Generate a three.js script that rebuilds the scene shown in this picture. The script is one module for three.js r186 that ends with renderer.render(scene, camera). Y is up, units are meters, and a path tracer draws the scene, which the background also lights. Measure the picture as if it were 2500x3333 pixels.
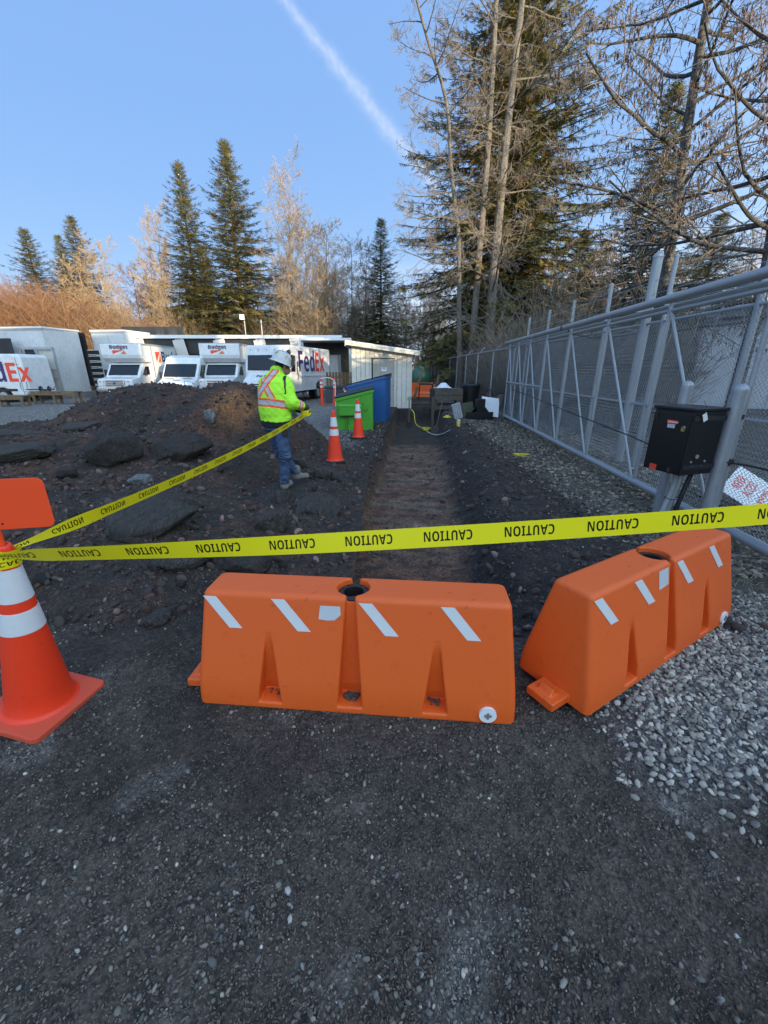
import * as THREE from 'three';
import { mergeGeometries, mergeVertices, toCreasedNormals } from 'three/addons/utils/BufferGeometryUtils.js';
import { RoundedBoxGeometry } from 'three/addons/geometries/RoundedBoxGeometry.js';
import { ImprovedNoise } from 'three/addons/math/ImprovedNoise.js';
import { FontLoader } from 'three/addons/loaders/FontLoader.js';
import { TextGeometry } from 'three/addons/geometries/TextGeometry.js';

// ---------- camera, sky, sun, exposure ----------
const scene = new THREE.Scene();
const camera = new THREE.PerspectiveCamera(103.65, 0.75, 0.05, 900);
camera.position.set(0, 1.65, 0);
camera.rotation.set(THREE.MathUtils.degToRad(-19.6), 0, 0);
const renderer = new THREE.WebGLRenderer({ antialias: true });
renderer.toneMapping = THREE.LinearToneMapping;
renderer.toneMappingExposure = 1.95;
renderer.shadowMap.enabled = true;

const SUN_AZ = THREE.MathUtils.degToRad(144), SUN_EL = THREE.MathUtils.degToRad(9);
const sunDir = new THREE.Vector3(Math.sin(SUN_AZ) * Math.cos(SUN_EL), Math.sin(SUN_EL), -Math.cos(SUN_AZ) * Math.cos(SUN_EL));
const sun = new THREE.DirectionalLight(new THREE.Color(1.0, 0.80, 0.52), 4.8);
sun.position.copy(sunDir).multiplyScalar(150).add(new THREE.Vector3(-5, 0, -20));
sun.target.position.set(-5, 0, -20);
sun.castShadow = true;
Object.assign(sun.shadow.camera, { left: -80, right: 80, top: 60, bottom: -40, near: 1, far: 400 });
sun.shadow.mapSize.set(4096, 4096); sun.shadow.bias = -0.0005; sun.shadow.radius = 1;
scene.add(sun, sun.target);

const noise = new ImprovedNoise();
const N = (x, y, z = 0) => noise.noise(x, y, z);
function fbm(x, y, z = 0, o = 4) { let s = 0, a = 0.5; for (let i = 0; i < o; i++) { s += a * N(x, y, z); x *= 2.03; y *= 2.03; z *= 2.03; a *= 0.5; } return s; }
function rng(seed) { let a = seed >>> 0; return () => { a = (a + 0x6D2B79F5) | 0; let t = Math.imul(a ^ (a >>> 15), 1 | a); t = (t + Math.imul(t ^ (t >>> 7), 61 | t)) ^ t; return ((t ^ (t >>> 14)) >>> 0) / 4294967296; }; }
const clamp = (x, a = 0, b = 1) => Math.min(b, Math.max(a, x));
const ss = (a, b, x) => { const t = clamp((x - a) / (b - a)); return t * t * (3 - 2 * t); };
const lerp = (a, b, t) => a + (b - a) * t;
const V3 = (x, y, z) => new THREE.Vector3(x, y, z);

{ // clear winter sky: pale towards the horizon, a vapour trail and thin low cloud
  const W = 2048, H = 1024, d = new Float32Array(W * H * 4);
  const zen = [0.125, 0.235, 0.46], mid = [0.20, 0.355, 0.58], hor = [0.40, 0.49, 0.56];
  const A = V3(-0.19, 0.76, -1.0).normalize(), B = V3(0.085, 0.352, -0.9).normalize();
  const ta = V3(-0.2443, 0.8627, -1.3687).normalize(), tb = V3(0.1069, 0.4521, -1.2224).normalize();
  const tn = ta.clone().cross(tb).normalize(), tt = tb.clone().sub(ta).normalize();
  const s0 = ta.dot(tt), s1 = tb.dot(tt);
  for (let j = 0; j < H; j++) for (let i = 0; i < W; i++) {
    const ph = ((i + 0.5) / W - 0.5) * 2 * Math.PI, th = ((j + 0.5) / H - 0.5) * Math.PI;
    const y = Math.sin(th), c = Math.cos(th), x = c * Math.cos(ph), z = c * Math.sin(ph);
    const e = Math.max(0, y), k1 = Math.pow(1 - e, 3.2), k2 = Math.pow(1 - e, 9);
    const cs = x * sunDir.x + y * sunDir.y + z * sunDir.z;
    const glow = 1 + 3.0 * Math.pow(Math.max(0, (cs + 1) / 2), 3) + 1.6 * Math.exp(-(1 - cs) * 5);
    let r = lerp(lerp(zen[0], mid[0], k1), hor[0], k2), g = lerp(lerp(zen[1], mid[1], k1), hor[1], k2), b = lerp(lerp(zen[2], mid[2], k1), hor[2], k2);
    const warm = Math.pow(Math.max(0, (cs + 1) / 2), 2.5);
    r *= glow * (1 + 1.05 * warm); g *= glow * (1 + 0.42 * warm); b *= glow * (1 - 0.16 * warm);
    let cl = 0;
    const q = x * tn.x + y * tn.y + z * tn.z, s = x * tt.x + y * tt.y + z * tt.z;
    if (Math.abs(q) < 0.06 && z < 0.2) { // vapour trail
      const u = (s - s0) / (s1 - s0);
      if (u > -0.6 && u < 1.35) {
        const wob = 0.004 * N(u * 9, 3.1) + 0.002 * N(u * 40, 1.7), w = 0.0075 + 0.004 * ss(0.0, 0.5, u) + 0.003 * N(u * 14, 7.7);
        const side = q + wob, f = Math.exp(-Math.pow(side / w, 2) * (side > 0 ? 1 : 1.6));
        cl = 0.36 * f * (0.7 + 0.55 * N(u * 30, side * 260, 2)) * (1 - ss(1.05, 1.3, u));
      }
    }
    const low = Math.exp(-Math.pow((e - 0.10) / 0.10, 2)) * ss(-0.35, 0.25, x) * ss(0.2, -0.35, z); // thin cloud low behind the trees
    cl = Math.max(cl, low * clamp(0.5 + 1.3 * fbm(x * 5, y * 14, z * 5)) * 0.8);
    const wisp = ss(0.45, 0.8, x) * ss(0.25, -0.2, z) * ss(0.15, 0.3, e) * ss(0.75, 0.45, e);
    cl = Math.max(cl, wisp * clamp(0.45 + 1.1 * fbm(x * 3, y * 5, z * 3)) * 0.6);
    cl = clamp(cl);
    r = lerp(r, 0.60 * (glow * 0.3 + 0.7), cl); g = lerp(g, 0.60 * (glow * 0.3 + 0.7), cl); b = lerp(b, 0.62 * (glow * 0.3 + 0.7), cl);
    if (y < 0) { const m = ss(0, -0.12, y); r = lerp(r, 0.12, m); g = lerp(g, 0.11, m); b = lerp(b, 0.10, m); }
    const o = (j * W + i) * 4; d[o] = r; d[o + 1] = g; d[o + 2] = b; d[o + 3] = 1;
  }
  const t = new THREE.DataTexture(d, W, H, THREE.RGBAFormat, THREE.FloatType);
  t.mapping = THREE.EquirectangularReflectionMapping; t.magFilter = t.minFilter = THREE.LinearFilter; t.needsUpdate = true;
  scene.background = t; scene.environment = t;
}

// ---------- helpers ----------
const taken = {};
function numbered(n) { const k = (taken[n] = (taken[n] ?? -1) + 1); return k ? `${n}_${String(k).padStart(3, '0')}` : n; }
function shade(o) { o.traverse((m) => { if (m.isMesh) { m.castShadow = true; m.receiveShadow = true; } }); return o; }
function tag(o, label, category, group, kind) { Object.assign(o.userData, { label, category }); if (group) o.userData.group = group; if (kind) o.userData.kind = kind; return o; }
function thing(name, label, category, [x, y, z] = [0, 0, 0], turn = 0, group) {
  const o = new THREE.Group(); o.name = numbered(name); scene.add(o); o.position.set(x, y, z); o.rotation.y = turn; return tag(o, label, category, group);
}
function strip(g) { g = g.index ? g.toNonIndexed() : g; for (const k of Object.keys(g.attributes)) if (!['position', 'normal', 'uv'].includes(k)) g.deleteAttribute(k); if (!g.attributes.uv) g.setAttribute('uv', new THREE.BufferAttribute(new Float32Array(g.attributes.position.count * 2), 2)); return g; }
function part(name, geo, mat, parent) {
  const g = Array.isArray(geo) ? (geo.length === 1 ? geo[0] : mergeGeometries(geo.map(strip))) : geo;
  const m = new THREE.Mesh(g, mat); m.name = parent ? name : numbered(name); m.castShadow = m.receiveShadow = true; (parent || scene).add(m); return m;
}
function solo(name, geo, mat, label, category, group, kind) { return tag(part(name, geo, mat), label, category, group, kind); }
function copy(o, label, name) { const c = o.clone(); c.name = numbered(name || o.userData.base || o.name.replace(/_\d{3}$/, '')); c.userData = { ...o.userData }; if (label) c.userData.label = label; scene.add(c); return c; }
const mt = new THREE.Matrix4(), qt = new THREE.Quaternion(), eu = new THREE.Euler();
function place(g, x = 0, y = 0, z = 0, rx = 0, ry = 0, rz = 0, s = 1) { mt.compose(V3(x, y, z), qt.setFromEuler(eu.set(rx, ry, rz, 'YXZ')), typeof s === 'number' ? V3(s, s, s) : V3(...s)); return g.applyMatrix4(mt); }
const box = (w, h, d, ...p) => place(new THREE.BoxGeometry(w, h, d), ...p);
const rbox = (w, h, d, r, ...p) => place(new RoundedBoxGeometry(w, h, d, 2, r), ...p);
const cyl = (r0, r1, h, n, ...p) => place(new THREE.CylinderGeometry(r0, r1, h, n), ...p);
function rod(a, b, r, n = 8, r2 = r) { // straight bar between two points
  const A = Array.isArray(a) ? V3(...a) : a, B = Array.isArray(b) ? V3(...b) : b, d = B.clone().sub(A), l = d.length();
  const g = new THREE.CylinderGeometry(r2, r, l, n); g.applyQuaternion(new THREE.Quaternion().setFromUnitVectors(V3(0, 1, 0), d.normalize()));
  return g.translate((A.x + B.x) / 2, (A.y + B.y) / 2, (A.z + B.z) / 2);
}
function tube(pts, r, seg = 24, n = 6) { return new THREE.TubeGeometry(new THREE.CatmullRomCurve3(pts.map((p) => V3(...p))), seg, r, n); }
function extrude(pts, depth, bevel = 0, segs = 2) { // outline in xy, extruded along z and centred
  const s = new THREE.Shape(pts.map((p) => new THREE.Vector2(p[0], p[1])));
  const g = new THREE.ExtrudeGeometry(s, { depth: Math.max(0.0005, depth - 2 * bevel), bevelEnabled: bevel > 0, bevelSize: bevel, bevelThickness: bevel, bevelOffset: -bevel, bevelSegments: segs });
  return g.translate(0, 0, -Math.max(0.0005, depth - 2 * bevel) / 2);
}
function rrect(w, h, r, n = 5) { const p = []; for (const [cx, cy, a] of [[w / 2 - r, h / 2 - r, 0], [-w / 2 + r, h / 2 - r, 1], [-w / 2 + r, -h / 2 + r, 2], [w / 2 - r, -h / 2 + r, 3]]) for (let i = 0; i <= n; i++) { const t = (a + i / n) * Math.PI / 2; p.push([cx + r * Math.cos(t), cy + r * Math.sin(t)]); } return p; }
// naive surface nets: mesh of f < 0 on a grid, normals from the gradient
function nets(f, lo, hi, cell, colour) {
  const n = [0, 1, 2].map((k) => Math.ceil((hi[k] - lo[k]) / cell[k]) + 1), [nx, ny, nz] = n, F = new Float32Array(nx * ny * nz);
  for (let k = 0, o = 0; k < nz; k++) for (let j = 0; j < ny; j++) for (let i = 0; i < nx; i++, o++) F[o] = f(lo[0] + i * cell[0], lo[1] + j * cell[1], lo[2] + k * cell[2]);
  const id = new Int32Array(nx * ny * nz).fill(-1), pos = [], ix = [], S = [1, nx, nx * ny];
  const E = []; for (let a = 0; a < 8; a++) for (let k = 0; k < 3; k++) if (!(a & (1 << k))) E.push([a, a | (1 << k)]);
  const off = (c) => (c & 1) + (c & 2 ? nx : 0) + (c & 4 ? nx * ny : 0);
  for (let k = 0; k < nz - 1; k++) for (let j = 0; j < ny - 1; j++) for (let i = 0; i < nx - 1; i++) {
    const o = i + j * nx + k * nx * ny; let m = 0; for (let c = 0; c < 8; c++) if (F[o + off(c)] < 0) m |= 1 << c;
    if (m === 0 || m === 255) continue;
    let x = 0, y = 0, z = 0, q = 0;
    for (const [a, b] of E) if (((m >> a) & 1) !== ((m >> b) & 1)) { const fa = F[o + off(a)], fb = F[o + off(b)], t = fa / (fa - fb); x += lerp(a & 1, b & 1, t); y += lerp((a >> 1) & 1, (b >> 1) & 1, t); z += lerp((a >> 2) & 1, (b >> 2) & 1, t); q++; }
    id[o] = pos.length / 3; pos.push(lo[0] + (i + x / q) * cell[0], lo[1] + (j + y / q) * cell[1], lo[2] + (k + z / q) * cell[2]);
  }
  for (let k = 1; k < nz - 1; k++) for (let j = 1; j < ny - 1; j++) for (let i = 1; i < nx - 1; i++) {
    const o = i + j * nx + k * nx * ny, a = F[o] < 0;
    for (let ax = 0; ax < 3; ax++) {
      if (a === (F[o + S[ax]] < 0)) continue;
      const u = S[(ax + 1) % 3], v = S[(ax + 2) % 3], A = id[o], B = id[o - u], C = id[o - u - v], D = id[o - v];
      if (A < 0 || B < 0 || C < 0 || D < 0) continue;
      if (a) ix.push(A, B, C, A, C, D); else ix.push(A, C, B, A, D, C);
    }
  }
  const nor = new Float32Array(pos.length), h = Math.min(...cell) * 0.6, col = colour ? new Float32Array(pos.length) : null;
  for (let i = 0; i < pos.length; i += 3) {
    const [x, y, z] = [pos[i], pos[i + 1], pos[i + 2]], gx = f(x + h, y, z) - f(x - h, y, z), gy = f(x, y + h, z) - f(x, y - h, z), gz = f(x, y, z + h) - f(x, y, z - h), l = Math.hypot(gx, gy, gz) || 1;
    nor[i] = gx / l; nor[i + 1] = gy / l; nor[i + 2] = gz / l;
    if (col) { const c = colour(x, y, z, nor[i], nor[i + 1], nor[i + 2]); col[i] = c[0]; col[i + 1] = c[1]; col[i + 2] = c[2]; }
  }
  let vote = 0; for (let t = 0; t < Math.min(ix.length, 3000); t += 3) { const [a, b, c] = [ix[t] * 3, ix[t + 1] * 3, ix[t + 2] * 3], u = [0, 1, 2].map((k) => pos[b + k] - pos[a + k]), v = [0, 1, 2].map((k) => pos[c + k] - pos[a + k]); vote += (u[1] * v[2] - u[2] * v[1]) * nor[a] + (u[2] * v[0] - u[0] * v[2]) * nor[a + 1] + (u[0] * v[1] - u[1] * v[0]) * nor[a + 2]; }
  if (vote < 0) for (let t = 0; t < ix.length; t += 3) { const q = ix[t + 1]; ix[t + 1] = ix[t + 2]; ix[t + 2] = q; }
  const g = new THREE.BufferGeometry();
  g.setAttribute('position', new THREE.BufferAttribute(new Float32Array(pos), 3)); g.setAttribute('normal', new THREE.BufferAttribute(nor, 3));
  if (col) g.setAttribute('color', new THREE.BufferAttribute(col, 3));
  const uv = new Float32Array(pos.length / 3 * 2); for (let i = 0; i < pos.length / 3; i++) { uv[i * 2] = pos[i * 3] + pos[i * 3 + 2]; uv[i * 2 + 1] = pos[i * 3 + 1] + 0.6 * pos[i * 3 + 2]; }
  g.setAttribute('uv', new THREE.BufferAttribute(uv, 2)); g.setIndex(ix); return g;
}
const smin = (a, b, k) => { const h = Math.max(k - Math.abs(a - b), 0) / k; return Math.min(a, b) - h * h * k / 4; };
const smax = (a, b, k) => -smin(-a, -b, k);
// tileable grain textures
function lattice(seed, n) { const r = rng(seed), a = new Float32Array(n * n); for (let i = 0; i < a.length; i++) a[i] = r(); return (x, y) => { const i = Math.floor(x), j = Math.floor(y), u = x - i, v = y - j, s = u * u * (3 - 2 * u), t = v * v * (3 - 2 * v), I = ((i % n) + n) % n, J = ((j % n) + n) % n, I1 = (I + 1) % n, J1 = (J + 1) % n; return lerp(lerp(a[I + J * n], a[I1 + J * n], s), lerp(a[I + J1 * n], a[I1 + J1 * n], s), t); }; }
function texture(size, fn, repeat, srgb = true) {
  const d = new Uint8Array(size * size * 4);
  for (let j = 0; j < size; j++) for (let i = 0; i < size; i++) { const c = fn(i / size, j / size), o = (j * size + i) * 4, a = typeof c === 'number' ? [c, c, c] : c; for (let k = 0; k < 3; k++) d[o + k] = clamp(a[k]) * 255; d[o + 3] = 255; }
  const t = new THREE.DataTexture(d, size, size); t.wrapS = t.wrapT = THREE.RepeatWrapping; t.magFilter = THREE.LinearFilter; t.minFilter = THREE.LinearMipmapLinearFilter; t.generateMipmaps = true;
  if (srgb) t.colorSpace = THREE.SRGBColorSpace; if (repeat) t.repeat.set(repeat, repeat); t.needsUpdate = true; return t;
}
const l8 = lattice(1, 8), l16 = lattice(2, 16), l64 = lattice(3, 64), l128 = lattice(4, 128), l256 = lattice(5, 256);
const T = {
  grain: texture(1024, (u, v) => { const s = 0.34 * l256(u * 256, v * 256) + 0.26 * l128(u * 128, v * 128) + 0.22 * l64(u * 64, v * 64) + 0.18 * l16(u * 16, v * 16); return 0.42 + 0.95 * (s - 0.28); }),
  bump: texture(1024, (u, v) => 0.3 * l256(u * 256 + 9, v * 256) + 0.3 * l128(u * 128, v * 128 + 5) + 0.4 * l64(u * 64, v * 64), 0, false),
  speck: texture(512, (u, v) => { const s = l256(u * 256, v * 256), b = l16(u * 16, v * 16), f = l64(u * 64, v * 64); return 0.97 - 0.06 * (b * 0.6 + f * 0.4) - (s > 0.99 ? 0.10 : 0); }),
  grime: texture(512, (u, v) => { const b = l16(u * 16, v * 16) * 0.5 + l8(u * 8, v * 8) * 0.5, f = l128(u * 128, v * 128); return 0.97 - 0.05 * ss(0.35, 0.75, b * 0.75 + f * 0.25) - 0.05 * f; }),
  bark: texture(512, (u, v) => { const a = l64(u * 64, v * 16), b = l128(u * 128, v * 64), c = l16(u * 16, v * 8); return 0.35 + 0.35 * a + 0.25 * b + 0.2 * c - (l8(u * 8, v * 128) > 0.8 ? 0.2 : 0); }),
  wood: texture(512, (u, v) => { const a = l128(u * 128, v * 8), b = l64(u * 64, v * 4); return 0.5 + 0.3 * a + 0.25 * b; }),
  quilt: texture(256, (u, v) => { const a = Math.abs(((u + v) * 2) % 1 - 0.5) * 2, b = Math.abs((((u - v) * 2) % 1 + 1) % 1 - 0.5) * 2; return 0.3 + 0.7 * Math.min(Math.pow(1 - a, 0.5), Math.pow(1 - b, 0.5)); }, 0, false),
  denim: texture(256, (u, v) => 0.7 + 0.3 * l64(u * 64, v * 64) - 0.25 * ss(0.45, 0.7, l16(u * 16, v * 16))),
};
{ // scuffed plastic: dusty specks, hairline scratches, small stains with outlines of their own
  const S = 1024, c = document.createElement('canvas'); c.width = c.height = S; const k = c.getContext('2d'), r = rng(404); k.fillStyle = '#f4f4f4'; k.fillRect(0, 0, S, S);
  for (let i = 0; i < 260; i++) { k.strokeStyle = r() < 0.5 ? `rgba(255,255,255,${0.25 + 0.4 * r()})` : `rgba(110,100,92,${0.10 + 0.22 * r()})`; k.lineWidth = 0.6 + 1.2 * r(); const x = r() * S, y = r() * S, a = r() * 6.3, l = 8 + 70 * r() * r(); k.beginPath(); k.moveTo(x, y); k.lineTo(x + Math.cos(a) * l, y + Math.sin(a) * l); k.stroke(); }
  for (let i = 0; i < 900; i++) { k.fillStyle = `rgba(70,58,48,${0.15 + 0.5 * r()})`; const q = 0.5 + 1.9 * r() * r(); k.fillRect(r() * S, r() * S, q, q); }
  for (let i = 0; i < 26; i++) { const x = r() * S, y = r() * S, w = 12 + 40 * r(); for (let j = 0; j < 90; j++) { const a = r() * 6.3, d = w * Math.sqrt(r()); k.fillStyle = `rgba(120,105,92,${0.08 + 0.16 * r()})`; k.fillRect(x + Math.cos(a) * d, y + Math.sin(a) * d * 0.6, 1 + 3 * r(), 1 + 2 * r()); } }
  T.scuff = new THREE.CanvasTexture(c); T.scuff.wrapS = T.scuff.wrapT = THREE.RepeatWrapping; T.scuff.colorSpace = THREE.SRGBColorSpace;
}
function rep(t, x, y = x) { const c = t.clone(); c.repeat.set(x, y); c.needsUpdate = true; return c; }
const lin = (r, g, b) => new THREE.Color().setRGB(r, g, b);
const std = (c, rough = 0.7, o = {}) => new THREE.MeshStandardMaterial({ color: Array.isArray(c) ? lin(...c) : c, roughness: rough, metalness: 0, ...o });
const M = {
  white: std([0.72, 0.73, 0.74], 0.4, { map: T.grime }), whitePlain: std([0.75, 0.75, 0.75], 0.45), offwhite: std([0.62, 0.60, 0.55], 0.6, { map: T.grime }), vehicle: new THREE.MeshPhysicalMaterial({ color: lin(0.74, 0.75, 0.76), roughness: 0.35, clearcoat: 0.5, clearcoatRoughness: 0.15, map: rep(T.grime, 0.5) }),
  black: std([0.012, 0.012, 0.013], 0.45), rubber: std([0.018, 0.018, 0.018], 0.85), tarp: std([0.016, 0.017, 0.019], 0.6, { side: THREE.DoubleSide }), blackPaint: new THREE.MeshPhysicalMaterial({ color: lin(0.006, 0.006, 0.007), roughness: 0.38 }),
  glass: new THREE.MeshPhysicalMaterial({ color: lin(0.010, 0.013, 0.016), roughness: 0.05, metalness: 0, specularIntensity: 1 }),
  chrome: std([0.6, 0.6, 0.62], 0.2, { metalness: 1 }), galv: std([0.40, 0.42, 0.44], 0.42, { metalness: 0.35, map: T.grime }), wire: std([0.38, 0.40, 0.42], 0.5, { metalness: 0.3 }), lens: new THREE.MeshPhysicalMaterial({ color: lin(0.6, 0.62, 0.65), roughness: 0.1 }),
  purple: std([0.045, 0.02, 0.11], 0.5), red: std([0.75, 0.06, 0.025], 0.5), navy: std([0.02, 0.03, 0.10], 0.5), orangeInk: std([0.62, 0.16, 0.03], 0.5),
  coneOrange: std([0.92, 0.046, 0.008], 0.5, { map: rep(T.scuff, 1.5) }), coneDirty: std([0.66, 0.080, 0.034], 0.8, { map: rep(T.scuff, 6) }), reflect: std([0.70, 0.70, 0.70], 0.42, { map: rep(T.scuff, 1.2) }), paddle: std([0.90, 0.070, 0.008], 0.5),
  barrier: std([0.82, 0.120, 0.013], 0.55, { map: rep(T.scuff, 1.3), bumpMap: rep(T.bump, 2), bumpScale: 0.0006 }),
  wood: std([0.27, 0.17, 0.09], 0.8, { map: T.wood }), woodGrey: std([0.17, 0.14, 0.11], 0.85, { map: T.wood }), woodDark: std([0.06, 0.045, 0.035], 0.9, { map: T.wood }),
  green: std([0.075, 0.36, 0.025], 0.5, { map: rep(T.grime, 1.3) }), blue: std([0.014, 0.105, 0.34], 0.5, { map: rep(T.grime, 1.3) }), lid: std([0.014, 0.014, 0.015], 0.6),
  bark: std([0.30, 0.265, 0.225], 0.9, { map: rep(T.bark, 1, 1), bumpMap: T.bark, bumpScale: 0.02 }), barkGrey: std([0.20, 0.185, 0.165], 0.9, { map: T.bark, bumpMap: T.bark, bumpScale: 0.02 }), barkDark: std([0.10, 0.08, 0.06], 0.95, { map: T.bark }), twig: std([0.20, 0.165, 0.13], 0.9), twigPale: std([0.36, 0.26, 0.155], 0.9), twigRed: std([0.22, 0.115, 0.06], 0.9), catkin: std([0.09, 0.05, 0.035], 0.9),
  needle: std([0.122, 0.126, 0.036], 0.75, { side: THREE.DoubleSide, vertexColors: true }), yellow: std([0.62, 0.50, 0.03], 0.6),
  concrete: std([0.22, 0.215, 0.20], 0.9, { map: T.grime }), steelDark: std([0.03, 0.03, 0.032], 0.5, { metalness: 0.4 }),
};
const font = await new FontLoader().loadAsync('fonts/droid/droid_sans_bold.typeface.json');
function text(str, size, depth = 0.004, sx = 1) { const g = new TextGeometry(str, { font, size, depth, curveSegments: 4 }); g.computeBoundingBox(); return g.scale(sx, 1, 1); }
const tw = (g) => { g.computeBoundingBox(); return g.boundingBox.max.x; };
// ---------- terrain ----------
const trL = (z) => { const d = -z; return -0.36 + 0.072 * (d - 4) + 0.07 * N(z * 0.9, 3.3); };
const trR = (z) => { const d = -z; return 0.90 + 0.092 * (d - 4) + 0.08 * N(z * 1.1, 8.3); };
function trench(x, z) { // depth of cut, 0..1, and how deep in metres
  const d = -z; if (d < 2.0 || d > 19.4) return [0, 0];
  const endN = ss(2.15, 2.75, d), endF = 1 - ss(18.3 + 0.3 * N(x * 2, 1), 18.9 + 0.4 * N(x * 2, 1), d);
  const l = trL(z), r = trR(z), rough = 0.10 * fbm(x * 2.5, z * 2.5, 4, 3);
  const wl = lerp(0.95, 0.16, ss(4.6, 6.8, d)), wr = lerp(0.40, 0.62, ss(3.5, 6, d)) * lerp(1, 0.6, ss(9, 14, d));
  const a = ss(-wl, 0.04, x - l + rough * ss(7, 4, d) + 0.3 * rough), b = ss(-wr, 0.05, r - x + rough);
  const k = Math.min(a, b) * endN * endF;
  return [k, 0.44 + 0.14 * ss(14, 17, d)];
}
function groundH(x, z) {
  const [k, dep] = trench(x, z), d = Math.hypot(x, z);
  const dist = Math.min(Math.abs(x - trL(z)), Math.abs(x - trR(z)));
  let h = 0.035 * N(x * 0.35, z * 0.35, 1) * ss(1, 5, d) - 0.12 * ss(-1.5, -6, x) * ss(-14, -22, z);
  const soil = (z > -21 && z < -2.2) ? ss(1.7, 0.5, dist) * ss(-2.2, -3, z) : 0;
  h += soil * (0.09 * Math.max(0, fbm(x * 1.6, z * 1.6, 2)) + 0.025 * fbm(x * 7, z * 7, 3, 3));
  h += 0.10 * ss(0.9, 0.25, Math.abs(x - trR(z) - 0.55)) * ss(-2.4, -3.2, z) * ss(-17, -13, z) * (0.7 + 0.6 * N(z * 0.8, 5));
  h += 0.010 * fbm(x * 3.1, z * 3.1, 7, 3) + 0.004 * N(x * 17, z * 17) * ss(12, 4, d) + (d < 5 ? 0.0025 * N(x * 45, z * 45) : 0);
  h -= k * dep;
  if (k > 0.5) h += 0.02 * fbm(x * 2.2, z * 5.5, 9, 3) + 0.012 * N(x * 9, z * 16);
  if (k > 0.02 && k < 0.98) h += 0.07 * fbm(x * 5, z * 5, 6, 3) * (1 - Math.abs(2 * k - 1));
  // step and rubble bank at the far end beyond the cut, ground rising towards the fence line
  h += 0.12 * ss(-18.9, -20.5, z) * ss(0.2, 1.2, x) * ss(8, 4, x);
  h += 0.03 * ss(1.2, 1.6, x) * ss(-1.3, -2.0, z) * ss(-2.8, -2.2, z);
  return h;
}
const smaxs = (a, k) => a.reduce((m, v) => smax(m, v, k));
function pileH(x, z) {
  const cone = (cx, cz, h, r, sx = 1, rot = 0) => { const c = Math.cos(rot), s = Math.sin(rot), dx = x - cx, dz = z - cz, u = (dx * c + dz * s) / sx, v = -dx * s + dz * c, q = Math.hypot(u, v) / r; return h * (q < 1 ? 1 - q * q * (1.35 - 0.35 * q) : -0.6 * (q - 1)); };
  let h = smaxs([
    cone(-5.2, -9.6, 1.37, 3.2, 0.86, 0.1), cone(-3.25, -8.7, 1.40, 2.4, 0.88), cone(-8.2, -10.4, 0.42, 2.6, 1.2), cone(-4.7, -6.6, 0.70, 3.0, 1.25, -0.2), cone(-3.1, -4.3, 0.36, 1.9, 1.3, 0.3), cone(-1.7, -3.45, 0.22, 1.1, 1.1, -0.5), cone(-7.4, -7.4, 0.45, 2.8, 1.3), cone(-1.7, -7.1, 0.12, 1.1),
  ], 0.18) - 0.03;
  h -= 0.22 * Math.exp(-(Math.pow((x + 1.45) / 0.7, 2) + Math.pow((z + 5.7) / 0.9, 2)));
  const w = ss(-0.25, 0.25, h), r = Math.hypot(x, z);
  h += w * (0.11 * fbm(x * 0.9, z * 0.9, 3) + 0.10 * fbm(x * 3, z * 3, 5) + 0.045 * fbm(x * 9, z * 9, 8, 3) + (r < 8 ? 0.010 * N(x * 30, z * 30) : 0));
  return h;
}
const groundTop = (x, z) => { const g = groundH(x, z); return (x < 0 && x > -12.6 && z < -1.9 && z > -13.6) ? Math.max(g, pileH(x, z)) : g; };
const mix3 = (a, b, t) => [lerp(a[0], b[0], t), lerp(a[1], b[1], t), lerp(a[2], b[2], t)];
const C = { soil: [0.029, 0.022, 0.018], soil2: [0.050, 0.035, 0.026], near: [0.078, 0.059, 0.046], pale: [0.155, 0.137, 0.118], yard: [0.20, 0.188, 0.172], clay: [0.17, 0.083, 0.05], clay2: [0.21, 0.135, 0.09], ochre: [0.17, 0.080, 0.028], straw: [0.150, 0.135, 0.110], litter: [0.085, 0.062, 0.042], moss: [0.05, 0.065, 0.02], gravel: [0.17, 0.17, 0.17] };
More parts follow.
